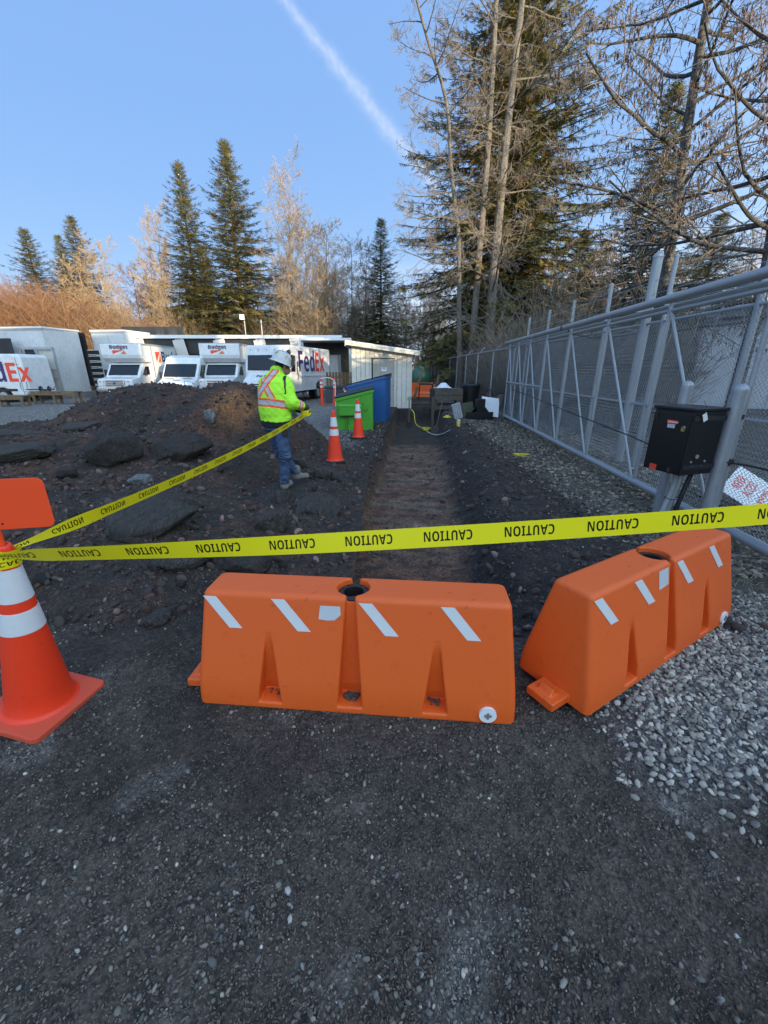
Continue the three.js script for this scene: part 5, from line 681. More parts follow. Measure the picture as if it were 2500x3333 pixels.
{ // added out of view on the sun's side: long block that shades the yard
  const w = thing('shade_block', 'tall grey block added out of view on the right to shade the yard', 'building', [sunDir.x * 46, 0, -12 + sunDir.z * 46], 0); w.rotation.y = Math.atan2(sunDir.x, sunDir.z) + Math.PI; const Hh = 9.9; const wm = std([0.34, 0.34, 0.33], 0.7, { map: rep(T.grime, 0.2) });
  part('wall', [box(96, Hh, 18, 10, Hh / 2, -9)], wm, w); part('roof', [box(96.6, 0.1, 18.6, 10, Hh + 0.05, -9)], M.galv, w); for (const [a, b] of [[-38, -6.4], [-1.6, 2.3], [3.5, 58]]) part('upper_shade_block', [box(b - a, 5.3, 14, (a + b) / 2, Hh + 2.75, -8)], wm, w); for (let i = 0; i < 5; i++) part('loading_door', [box(4, 4.4, 0.12, -28 + i * 18, 2.2, 0.08)], M.offwhite, w);  // gaps between the added upper blocks are shaped to pass patches of sun
}
// ---------- trees ----------
class Buf {
  constructor() { this.p = []; this.n = []; this.i = []; this.u = []; this.c = null; }
  tube(pts, rad, sides) { // ring tube along points
    const o = this.p.length / 3, up = Math.abs(pts[1].y - pts[0].y) > 0.8 * pts[1].distanceTo(pts[0]) ? V3(1, 0, 0) : V3(0, 1, 0); let len = 0;
    for (let k = 0; k < pts.length; k++) {
      const d = pts[Math.min(k + 1, pts.length - 1)].clone().sub(pts[Math.max(k - 1, 0)]).normalize(), a = d.clone().cross(up).normalize(), b = d.cross(a).normalize(); if (k) len += pts[k].distanceTo(pts[k - 1]);
      for (let s = 0; s <= sides; s++) { const t = s / sides * 6.28319, c = Math.cos(t), q = Math.sin(t), nx = a.x * c + b.x * q, ny = a.y * c + b.y * q, nz = a.z * c + b.z * q; this.p.push(pts[k].x + nx * rad[k], pts[k].y + ny * rad[k], pts[k].z + nz * rad[k]); this.n.push(nx, ny, nz); this.u.push(s / sides * Math.max(1, Math.round(rad[0] * 6)), len * 0.6); }
    }
    const m = sides + 1; for (let k = 0; k < pts.length - 1; k++) for (let s = 0; s < sides; s++) { const a = o + k * m + s; this.i.push(a, a + 1, a + m, a + 1, a + m + 1, a + m); }
  }
  geo() { const g = new THREE.BufferGeometry(); g.setAttribute('position', new THREE.BufferAttribute(new Float32Array(this.p), 3)); g.setAttribute('normal', new THREE.BufferAttribute(new Float32Array(this.n), 3)); g.setAttribute('uv', new THREE.BufferAttribute(new Float32Array(this.u), 2)); if (this.c) g.setAttribute('color', new THREE.BufferAttribute(new Float32Array(this.c), 3)); g.setIndex(this.i); return g; }
}
function curvePts(p, d, len, n, r, wander, lift) { const pts = [p.clone()], q = p.clone(), dir = d.clone().normalize(); for (let k = 0; k < n; k++) { dir.x += (r() - 0.5) * wander; dir.y += (r() - 0.5) * wander + lift(k / n); dir.z += (r() - 0.5) * wander; dir.normalize(); q.addScaledVector(dir, len / n); pts.push(q.clone()); } return pts; }
// leafless tree: trunk path, limbs, branches, twigs
function bareTree({ path, r0, r1, limbs, first = 0.25, len, el = 0.5, seed, kids = [6, 7, 5], shrink = [0.5, 0.5, 0.45], droop = 0, twigR = 0.007, wander = 0.5, bias = null, catkins = 0, taper = 0.8 }) {
  const r = rng(seed), T0 = new Buf(), B = new Buf(), K = catkins ? new Buf() : null, n = path.length * 3, cv = new THREE.CatmullRomCurve3(path.map((p) => V3(...p))), tp = cv.getPoints(n);
  T0.tube(tp, tp.map((_, k) => lerp(r0, r1, Math.pow(k / n, taper)) * (k === 0 ? 1.25 : 1)), 14);
  const tw2 = (p, d, L, rad, lv) => {
    const seg = lv === 0 ? 9 : lv === 1 ? 6 : lv === 2 ? 4 : 3, pts = curvePts(p, d, L, seg, r, wander * (lv < 2 ? 0.55 : 0.8), (t) => (lv === 0 ? lerp(0.02 - droop, 0.10, t) : lerp(-0.05 - droop, 0.16, t)) * (lv < 2 ? 1 : 1.3));
    (lv === 0 ? T0 : B).tube(pts, pts.map((_, k) => Math.max(twigR * 0.55, lerp(rad, rad * 0.3, k / seg))), lv === 0 ? 7 : lv === 1 ? 4 : 3);
    if (lv >= kids.length) { if (K && r() < catkins) for (let q = 0; q < 2; q++) { const e = pts[1 + Math.floor(r() * (seg - 0.01))]; K.tube([e.clone(), e.clone().add(V3((r() - 0.5) * 0.02, -0.03, (r() - 0.5) * 0.02)), e.clone().add(V3((r() - 0.5) * 0.03, -0.07 - 0.04 * r(), (r() - 0.5) * 0.03))], [0.004, 0.012, 0.005], 4); } return; }
    const nk = Math.round(kids[lv] * (0.7 + 0.6 * r()));
    for (let k = 0; k < nk; k++) {
      const t = lerp(0.18, 1, (k + r()) / nk), f = t * seg, i = Math.min(seg - 1, Math.floor(f)), q = pts[i].clone().lerp(pts[i + 1], f - i), ax = pts[i + 1].clone().sub(pts[i]).normalize();
      const pr = V3(r() - 0.5, (r() - 0.5) * 0.9, r() - 0.5).cross(ax).normalize(), nd = ax.multiplyScalar(0.75).addScaledVector(pr, 0.55 + 0.4 * r());
      tw2(q, nd, L * shrink[lv] * (0.6 + 0.7 * r()) * (1.1 - 0.45 * t), Math.max(twigR, rad * 0.42 * (1 - 0.5 * t)), lv + 1);
    }
  };
  for (let k = 0; k < limbs; k++) {
    const t = lerp(first, 0.985, Math.pow((k + 0.4 * r()) / limbs, 0.9)), p = cv.getPoint(t), a = k * 2.39996 + r() * 0.9, e = el + (r() - 0.5) * 0.5 + 0.35 * t, dir = V3(Math.cos(a) * Math.cos(e), Math.sin(e), Math.sin(a) * Math.cos(e)); if (bias) dir.addScaledVector(V3(...bias), 0.6);
    const L = len * (0.6 + 0.6 * r()) * (1.05 - 0.55 * t), rt = lerp(r0, r1, Math.pow(t, taper)); tw2(p, dir, L, Math.min(rt * 0.5, 0.012 + L * 0.011), 0);
  }
  return { trunk: T0.geo(), twigs: B.geo(), catkins: K && K.geo() };
}
function addBare(name, label, geo, mats, group) { const t = thing(name, label, 'tree', [0, 0, 0], 0, group); part('trunk', geo.trunk, mats[0], t); part('crown', geo.twigs, mats[1], t); if (geo.catkins) part('catkins', geo.catkins, M.catkin, t).userData.kind = 'stuff'; return t; }
// conifer: whorls of drooping branches carrying feathery sprays
function conifer({ h, rad, first = 0.06, n, step, spray, seed, droop = 0.35, r0 = 0.3, teeth = 5, power = 0.85, gaps = 0, brown = 0.04, hang = 0.3 }) {
  const r = rng(seed), T0 = new Buf(), F = new Buf(); F.c = []; T0.tube([0, 0.3, 0.6, 0.85, 1].map((t) => V3(0.1 * N(t * 3, seed), t * h, 0.1 * N(t * 3, seed + 5))), [r0, r0 * 0.78, r0 * 0.45, r0 * 0.18, 0.01], 9);
  const tri = (a, b, c, col) => { const o = F.p.length / 3, nx = (b.y - a.y) * (c.z - a.z) - (b.z - a.z) * (c.y - a.y), ny = (b.z - a.z) * (c.x - a.x) - (b.x - a.x) * (c.z - a.z), nz = (b.x - a.x) * (c.y - a.y) - (b.y - a.y) * (c.x - a.x), l = Math.hypot(nx, ny, nz) || 1; for (const v of [a, b, c]) { F.p.push(v.x, v.y, v.z); F.n.push(nx / l, ny / l, nz / l); F.u.push(0, 0); F.c.push(...col); } F.i.push(o, o + 1, o + 2); };
  const frond = (p, d, L, up) => { const side = d.clone().cross(up).normalize(), v = 0.65 + 0.7 * r(), br = r() < brown, col = br ? [2.6 * v, 1.5 * v, 1.2 * v] : [v * (0.85 + 0.5 * r()), v, v * 0.95]; const tip = p.clone().addScaledVector(d, L); tri(p.clone().addScaledVector(side, L * 0.05), p.clone().addScaledVector(side, -L * 0.05), tip, col);
    for (let k = 0; k < teeth; k++) for (const s of [-1, 1]) { const t = (k + 0.3 + 0.4 * r()) / teeth, b = p.clone().addScaledVector(d, L * t * 0.9), w = L * (0.52 - 0.36 * t) * (0.7 + 0.6 * r()), e = b.clone().addScaledVector(side, s * w).addScaledVector(d, w * 0.8).addScaledVector(up, -w * (0.15 + 0.5 * r() * hang)); tri(b, b.clone().addScaledVector(d, L * 0.14), e, col); } };
  for (let k = 0; k < n; k++) {
    const t = lerp(first, 0.995, Math.pow((k + r()) / n, 1.18)), y = t * h, prof2 = Math.pow(1 - t, power) * (0.55 + 0.45 * Math.min(1, t / 0.28)), a = k * 2.39996 + r() * 0.7; let L = rad * prof2 * (0.6 + 0.55 * r()) + 0.12; if (r() < gaps) L *= 0.45;
    const up0 = lerp(-0.12, 0.75, Math.pow(t, 1.6)) + (r() - 0.5) * 0.3, d = V3(Math.cos(a), up0, Math.sin(a)).normalize(), seg = 5, pts = [V3(0, y, 0)], q = pts[0].clone(), dir = d.clone(); for (let s = 0; s < seg; s++) { dir.y += (s < 3 ? -droop * 0.28 : droop * 0.35) * (1 - 0.6 * t) + (r() - 0.5) * 0.08; dir.normalize(); q.addScaledVector(dir, L / seg); pts.push(q.clone()); }
    T0.tube(pts, pts.map((_, s) => Math.max(0.006, (0.012 + L * 0.010) * (1 - s / seg * 0.85))), 4);
    const m = Math.max(2, Math.round(L / step)); for (let s = 0; s < m; s++) { const f = lerp(0.12, 1, (s + r()) / m) * seg, i = Math.min(seg - 1, Math.floor(f)), p = pts[i].clone().lerp(pts[i + 1], f - i), ax = pts[i + 1].clone().sub(pts[i]).normalize(), sd = ax.clone().cross(V3(0, 1, 0)).normalize(), up = sd.clone().cross(ax).normalize(); for (const w of [-1, 1]) { const dd = ax.clone().multiplyScalar(0.5 + 0.4 * r()).addScaledVector(sd, w * (0.5 + 0.5 * r())).addScaledVector(up, (r() - 0.65) * 0.9 * (0.5 + hang)).normalize(); frond(p, dd, spray * lerp(1.05, 0.5, t) * (0.6 + 0.7 * r()) * (0.6 + 0.5 * (1 - f / seg)), up); } if (s === m - 1) frond(p, ax, spray * lerp(0.95, 0.5, t), up); }
  }
  return { trunk: T0.geo(), crown: F.geo() };
}
function addConifer(name, label, geo, pos, group, turn = 0, sc = 1) { const t = thing(name, label, 'tree', pos, turn, group); part('trunk', geo.trunk, M.barkDark, t); part('crown', geo.crown, M.needle, t); t.scale.set(...(Array.isArray(sc) ? sc : [sc, sc, sc])); return t; }
const ev = 'evergreen trees', bt = 'leafless trees';
// tall conifer and cottonwoods beyond the fence
addConifer('tall_conifer', 'huge dark conifer rising behind the cottonwood trunks', conifer({ h: 27, rad: 9.0, first: 0.11, n: 760, step: 0.34, spray: 0.92, seed: 5, droop: 0.45, r0: 0.45, teeth: 5, power: 0.55, gaps: 0.2, brown: 0.05, hang: 0.9 }), [8.3, 0, -32], ev, 0.4);
addBare('cottonwood_tree', 'thin cottonwood leaning left, leftmost of the three pale trunks', bareTree({ path: [[4.9, -0.2, -27], [4.6, 4, -27], [4.25, 8.9, -27], [3.7, 11.8, -27.1], [3.25, 14.8, -27], [2.15, 17.3, -27], [0.9, 20.5, -27]], r0: 0.17, r1: 0.05, limbs: 30, first: 0.16, len: 4.6, el: 0.15, seed: 11, droop: 0.07, kids: [8, 7, 4], shrink: [0.46, 0.42, 0.42], twigR: 0.009, bias: [-0.35, 0, 0.1] }), [M.bark, M.twig], bt);
addBare('cottonwood_tree', 'middle of the three pale cottonwood trunks behind the fence', bareTree({ path: [[5.5, -0.2, -27.2], [5.55, 7, -27.2], [5.65, 13, -27.2], [5.55, 19, -27.2], [5.4, 25, -27.2]], r0: 0.25, r1: 0.07, limbs: 30, first: 0.12, len: 4.4, el: 0.2, seed: 12, droop: 0.06, kids: [7, 7, 4], shrink: [0.46, 0.42, 0.42], twigR: 0.009, bias: [-0.2, 0, 0] }), [M.bark, M.twig], bt);
addBare('cottonwood_tree', 'thickest of the three pale cottonwood trunks, on the right', bareTree({ path: [[6.45, -0.2, -26.8], [6.42, 7, -26.8], [6.5, 13, -26.8], [6.75, 19, -26.8], [7.2, 25, -26.8]], r0: 0.34, r1: 0.09, limbs: 34, first: 0.10, len: 4.6, el: 0.2, seed: 13, droop: 0.08, kids: [8, 7, 4], shrink: [0.46, 0.42, 0.42], twigR: 0.009, bias: [0.15, 0, 0.1] }), [M.bark, M.twig], bt);
addBare('leaning_sapling', 'thin dead sapling leaning right in front of the huge conifer', bareTree({ path: [[7.4, -0.2, -26], [8.0, 2.5, -26], [9.2, 5, -26], [10.8, 7.6, -26.2]], r0: 0.10, r1: 0.02, limbs: 16, first: 0.3, len: 1.8, el: 0.2, seed: 14, kids: [5, 4], shrink: [0.45, 0.4], twigR: 0.007 }), [M.bark, M.twig], bt);
// alders hanging over the gate
addBare('alder_tree', 'stout alder trunk with catkins behind the gate at upper right', bareTree({ path: [[6.85, -0.2, -11.2], [6.9, 3.4, -11.2], [6.72, 6.2, -11.2], [6.6, 9.2, -11.2], [6.9, 13, -11.2]], r0: 0.16, r1: 0.055, limbs: 40, first: 0.18, len: 3.9, el: 0.05, seed: 21, droop: 0.02, kids: [9, 7, 4], shrink: [0.46, 0.40, 0.42], twigR: 0.0055, catkins: 0.22, bias: [-0.1, 0, 0.05] }), [M.barkGrey, M.twig], bt);
addBare('alder_tree', 'second alder with catkins at the right edge above the gate', bareTree({ path: [[7.45, -0.2, -8.9], [7.4, 3.4, -8.9], [7.15, 5.2, -8.9], [7.3, 8, -8.9], [7.6, 12, -8.9]], r0: 0.13, r1: 0.045, limbs: 38, first: 0.18, len: 3.8, el: 0.05, seed: 22, droop: 0.02, kids: [8, 7, 4], shrink: [0.46, 0.40, 0.42], twigR: 0.005, catkins: 0.2 }), [M.barkGrey, M.twig], bt);
const firA = conifer({ h: 20, rad: 8.0, first: 0.08, n: 460, step: 0.38, spray: 0.98, seed: 31, droop: 0.3, r0: 0.28, teeth: 4, power: 0.95, gaps: 0.28, hang: 0.5 }), firB = conifer({ h: 20, rad: 7.0, first: 0.1, n: 440, step: 0.38, spray: 0.95, seed: 32, droop: 0.38, r0: 0.26, teeth: 4, power: 0.92, gaps: 0.3, hang: 0.5 }), firC = conifer({ h: 14, rad: 4.8, first: 0.05, n: 400, step: 0.30, spray: 0.74, seed: 33, droop: 0.3, r0: 0.18, teeth: 4, power: 1.0, gaps: 0.2, hang: 0.6 });
addConifer('fir_tree', 'tallest fir in the middle distance with a ragged pointed top', firA, [-14.3, 0, -45], ev, 0.3, [1.12, 1.035, 1.12]);
addConifer('fir_tree', 'second tall fir just left of the tallest one', firB, [-18.9, 0, -45.5], ev, 1.1, [1.0, 0.97, 1.0]);
addConifer('fir_tree', 'young fir tucked between the two tall firs', firB, [-17.0, 0, -43.5], ev, 2.6, [0.8, 0.62, 0.8]);
addConifer('fir_tree', 'slender dark fir standing alone above the shed', firC, [-0.3, 0, -45], ev, 0.2, [1.12, 1.06, 1.12]);
addConifer('fir_tree', 'leftmost of the three firs at the far left', firB, [-35.0, 0, -46], ev, 0.9, [0.95, 0.72, 0.95]);
addConifer('fir_tree', 'middle of the three firs at the far left', firA, [-32.2, 0, -46.5], ev, 2.2, [0.7, 0.70, 0.7]);
addConifer('fir_tree', 'tallest and rightmost of the three firs at far left', firB, [-30.2, 0, -46], ev, 4.0, [0.92, 0.77, 0.92]);
addConifer('fir_tree', 'thin fir on the far right behind the alder trunk', firC, [12.3, 0, -22], ev, 0.2, [1.05, 0.92, 1.05]);
addConifer('fir_tree', 'dim fir behind the thicket right of the three far firs', firC, [-25.4, 0, -50], ev, 1.2, [0.9, 0.72, 0.9]);
addConifer('fir_tree', 'low fir behind the trailers left of the shed', firC, [-6.5, 0, -50], ev, 1.2, [1.2, 0.6, 1.2]);
addConifer('fir_tree', 'low bushy fir below the bare trees in the centre', firC, [-9.8, 0, -52], ev, 2.0, [1.3, 0.66, 1.3]);
addConifer('fir_tree', 'small fir left of the slender dark fir', firC, [-3.3, 0, -51], ev, 3.0, [1.3, 0.58, 1.3]);
addConifer('fir_tree', 'low fir under the right side of the tallest fir', firA, [-12.6, 0, -41.5], ev, 3.3, [0.55, 0.34, 0.55]);
addConifer('fir_tree', 'low fir under the second tall fir', firA, [-19.8, 0, -42.5], ev, 5.3, [0.55, 0.36, 0.55]);
addConifer('fir_tree', 'fir half hidden right of the huge conifer', firB, [14.5, 0, -34], ev, 1.5, [1.0, 0.55, 1.0]);
addConifer('fir_tree', 'fir at the far right behind the white building', firA, [24, 0, -34], ev, 1.9, [1.0, 0.6, 1.0]);
// leafless trees in the background: four kinds, cloned
const P4 = [0, 1, 2, 3].map((k) => bareTree({ path: [[0, -0.2, 0], [0.2 * k - 0.3, 5, 0.1], [0.3 - 0.1 * k, 9, 0], [0.15 * k, 14, 0.1]], r0: 0.16, r1: 0.02, limbs: 26 - 2 * k, first: 0.16, len: [4.8, 5.6, 4.2, 5.8][k], el: [0.55, 0.6, 0.5, 0.75][k], seed: 41 + k, kids: [8, 7, 4], shrink: [0.48, 0.45, 0.45], twigR: 0.014, wander: 0.4 }));
const protoB = {}; let bIdx = 0;
function back(k, x, z, s, label, mats, name = 'bare_tree', sx = s) { const t = addBare(name, label, P4[k], mats, bt); t.position.set(x, 0, z); t.scale.set(sx, s, sx); t.rotation.y = bIdx++ * 1.9; return t; }
const pale = [M.twigPale, M.twigPale], red = [M.barkGrey, M.twigRed], gry = [M.barkGrey, M.twig], tan = [M.bark, M.twigPale];
back(3, -9.4, -46, 1.22, 'tall pale bare tree with upswept crown right of the tallest fir', tan, 'bare_tree', 1.0); back(1, -7.4, -44, 1.0, 'wide golden bare tree in the centre background', pale, 'bare_tree', 1.15); back(0, -5.4, -45, 0.98, 'bushy bare tree right of the golden one', tan, 'bare_tree', 1.05); back(2, -3.2, -44, 0.86, 'thin grey bare tree left of the slender fir', gry); back(2, -1.9, -46, 0.9, 'spindly grey bare tree beside the slender fir', gry); back(0, -8.8, -43, 0.8, 'low tan bare tree below the tall pale one', pale); back(1, -6.4, -42.5, 0.72, 'low spreading bare tree behind the step van', pale);
back(3, -22.4, -46, 1.0, 'pale bare tree left of the two tall firs', tan, 'bare_tree', 0.9); back(0, -23.8, -47, 0.85, 'reddish bare tree in the gap left of the firs', red); back(1, -26.5, -43, 0.82, 'leaning pale bare tree at the end of the brown thicket', pale); back(1, -28, -42, 0.74, 'straw coloured bare tree in front of the far left firs', pale); back(3, -20.8, -42, 0.62, 'small pale bare tree under the second tall fir', pale); back(2, -24.6, -41.5, 0.6, 'small tan bare tree behind the box truck', pale);
back(0, 2.2, -46, 0.62, 'bare tree with rusty twigs right of the slender fir', red); back(1, 3.9, -44, 0.66, 'rusty bare tree at the left foot of the huge conifer', red); back(2, 1.2, -43, 0.6, 'dark thin bare tree behind the shed roof', gry); back(2, 3.2, -40, 0.55, 'dark bare tree behind the shed corner', gry); back(3, 5.4, -48, 0.62, 'bare tree beyond the far end of the fence', red);
back(0, 10.5, -38, 0.72, 'golden bare tree right of the huge conifer', pale); back(1, 12.5, -40, 0.66, 'spreading golden bare tree behind the tall gate posts', pale); back(3, 15.5, -33, 0.64, 'upswept tan bare tree left of the alder trunk', tan); back(2, 17, -36, 0.7, 'thin tan bare tree behind the alder trunk', tan); back(0, 20, -33, 0.62, 'golden bare tree over the white building', pale); back(1, 23, -36, 0.66, 'broad golden bare tree at the right edge', pale); back(3, 27, -34, 0.7, 'tan bare tree beyond the right edge of the building', tan); back(0, 18.5, -28, 0.5, 'low bare tree behind the white building roof', pale); back(2, 11.2, -30, 0.55, 'small tan bare tree beside the thin right fir', pale); back(2, 9.6, -25, 0.42, 'brushy sapling behind the middle of the gate', gry); back(0, 11.5, -19.5, 0.34, 'brushy low sapling right of the tall gate post', gry);
{ // undergrowth masses: many thin stems each
  const shrub = (seed, n, h, mixr) => { const r = rng(seed), B = new Buf(); for (let k = 0; k < n; k++) { const a = r() * 6.283, e = 1.0 + 0.5 * r(), p = V3((r() - 0.5) * 1.4, 0, (r() - 0.5) * 1.4), pts = curvePts(p, V3(Math.cos(a) * Math.cos(e), Math.sin(e), Math.sin(a) * Math.cos(e)), h * (0.6 + 0.5 * r()), 5, r, 0.35, () => 0.02); B.tube(pts, [0.022, 0.018, 0.014, 0.010, 0.007, 0.004], 3); for (let q = 0; q < mixr; q++) { const i = 1 + Math.floor(r() * 4), b = r() * 6.283; const s = curvePts(pts[i], V3(Math.cos(b), 0.7, Math.sin(b)), h * 0.22 * (0.5 + r()), 3, r, 0.6, () => 0.05); B.tube(s, [0.011, 0.009, 0.007, 0.004], 3); } } return B.geo(); };
  const s1 = shrub(71, 22, 6.5, 8), s2 = shrub(72, 20, 3.2, 9), s3 = shrub(73, 20, 5.0, 8), tint = std([1, 1, 1], 0.9);
  scatter('brown_thicket', 'dense russet thicket of bare shrubs behind the left trailers', 'thicket', 520, [s1, s3], tint, 201, (r) => { const x = -52 + 32 * r(), z = -37 - 8 * r(), v = 0.7 + 0.6 * r(), k = ss(-30, -22, x), s = lerp(1.42, 0.9, ss(-34, -21, x)) * (0.75 + 0.4 * r()); return { x, y: -0.1, z, s: [1.3, s, 1.3], ry: r() * 6.28, c: mix3([0.23 * v, 0.105 * v, 0.048 * v], [0.30 * v, 0.21 * v, 0.12 * v], k * r() + 0.3 * r()) }; });
  scatter('woodland_brush', 'tangled tan brush under the background trees', 'undergrowth', 620, [s3, s2], tint, 202, (r) => { const x = -24 + 62 * r(), z = -41 - 14 * r(), v = 0.6 + 0.7 * r(), s = 0.8 + 0.8 * r(); if (x > -1.5 && x < 5.5) return null; return { x, y: -0.1, z, s: [1.1, s, 1.1], ry: r() * 6.28, c: mix3([0.30 * v, 0.22 * v, 0.13 * v], [0.20 * v, 0.15 * v, 0.11 * v], r()) }; });
  scatter('fence_brush', 'grey tangle of bare brush and saplings behind the chain link fence', 'undergrowth', 420, [s2, s3], tint, 203, (r) => { const z = -12 - 30 * r(), x = 6.0 + 9 * r() * r(), v = 0.7 + 0.6 * r(), s = 0.45 + 0.55 * r(); if (z > -23 && x > 9.5) return null; return { x, y: -0.1, z, s: [0.9, s, 0.9], ry: r() * 6.28, c: mix3([0.17 * v, 0.145 * v, 0.12 * v], [0.22 * v, 0.17 * v, 0.12 * v], r()) }; });
  // wooded bank beyond the fence closes the view low down
  const hb = sheet(Array.from({ length: 90 }, (_, i) => -70 + i * 1.7), Array.from({ length: 14 }, (_, i) => -52 - i * 2.5), (x, z) => -0.2 + 3.4 * ss(-52, -64, z) * (0.8 + 0.5 * N(x * 0.08, 3)) * lerp(1, 0.08, ss(9, 3, Math.abs(x - 2))), (x, z) => mix3(C.litter, C.moss, 0.3 + 0.5 * N(x * 0.3, z * 0.3))); const m = part('bank', hb, groundMat); m.userData.kind = 'structure'; m.userData.label = 'low wooded bank behind the yard'; m.userData.category = 'bank';
  const hb2 = sheet(Array.from({ length: 30 }, (_, i) => 5.6 + i * 1.4), Array.from({ length: 40 }, (_, i) => -10 - i * 1.1), (x, z) => -0.15 + 1.5 * ss(5.6, 8.5, x) * ss(-12, -16, z) * (x > 10 ? ss(14, 10, x) * ss(-23, -26, z) + ss(-24, -30, z) : 1) * (0.8 + 0.4 * N(x * 0.5, z * 0.5)), (x, z) => mix3(C.litter, [0.06, 0.05, 0.04], 0.5 + N(x * 0.8, z * 0.8))); const m2 = part('bank', hb2, groundMat); m2.userData.kind = 'structure'; m2.userData.label = 'leafy bank rising behind the chain link fence'; m2.userData.category = 'bank';
}
{ // more of the leafless wood behind the yard, each tree with its own place
  const r = rng(88), where = ['behind the left trailers', 'behind the brown thicket', 'behind the box trucks', 'behind the tall firs', 'behind the step van', 'behind the shed roof', 'beyond the fence end', 'right of the huge conifer', 'behind the white building'], size = ['low', 'slim', 'broad', 'bushy', 'ragged'], hue = ['straw coloured', 'tan', 'rusty', 'grey'];
  const spots = [-27, -25.2, -23, -21.4, -20, -16.4, -15, -12.4, -11.2, -10.2, -8.2, -6.9, -5.9, -4.8, -4.0, -2.6, -0.9, 0.6, 1.9, 3.0, 4.6, 6.4, 9.5, 11.5, 13.5, 16, 19, 21.5, 25];
  spots.forEach((x, i) => { const k = i % 4, h = x < -2 ? 0.62 + 0.24 * r() : x < 5 ? 0.44 + 0.16 * r() : 0.5 + 0.15 * r(), w = x < -27 ? 0 : x < -22 ? 1 : x < -17 ? 2 : x < -10 ? 3 : x < -4 ? 4 : x < 2.5 ? 5 : x < 7 ? 6 : x < 14 ? 7 : 8, q = Math.floor(r() * 4); back(k, x + (r() - 0.5), -47 - 7 * r(), h, `${size[i % 5]} ${hue[q]} leafless tree ${where[w]}, number ${i + 1} counted from the left`.replace(/, number.*/, `, ${['between tall neighbours', 'against the sky', 'among thin stems', 'above the brush', 'in the back row', 'in the front row'][i % 6]}`), [[M.bark, M.twigPale], [M.bark, M.twigPale], [M.barkGrey, M.twigRed], [M.barkGrey, M.twig]][q], 'bare_tree', h * 1.15); });
}
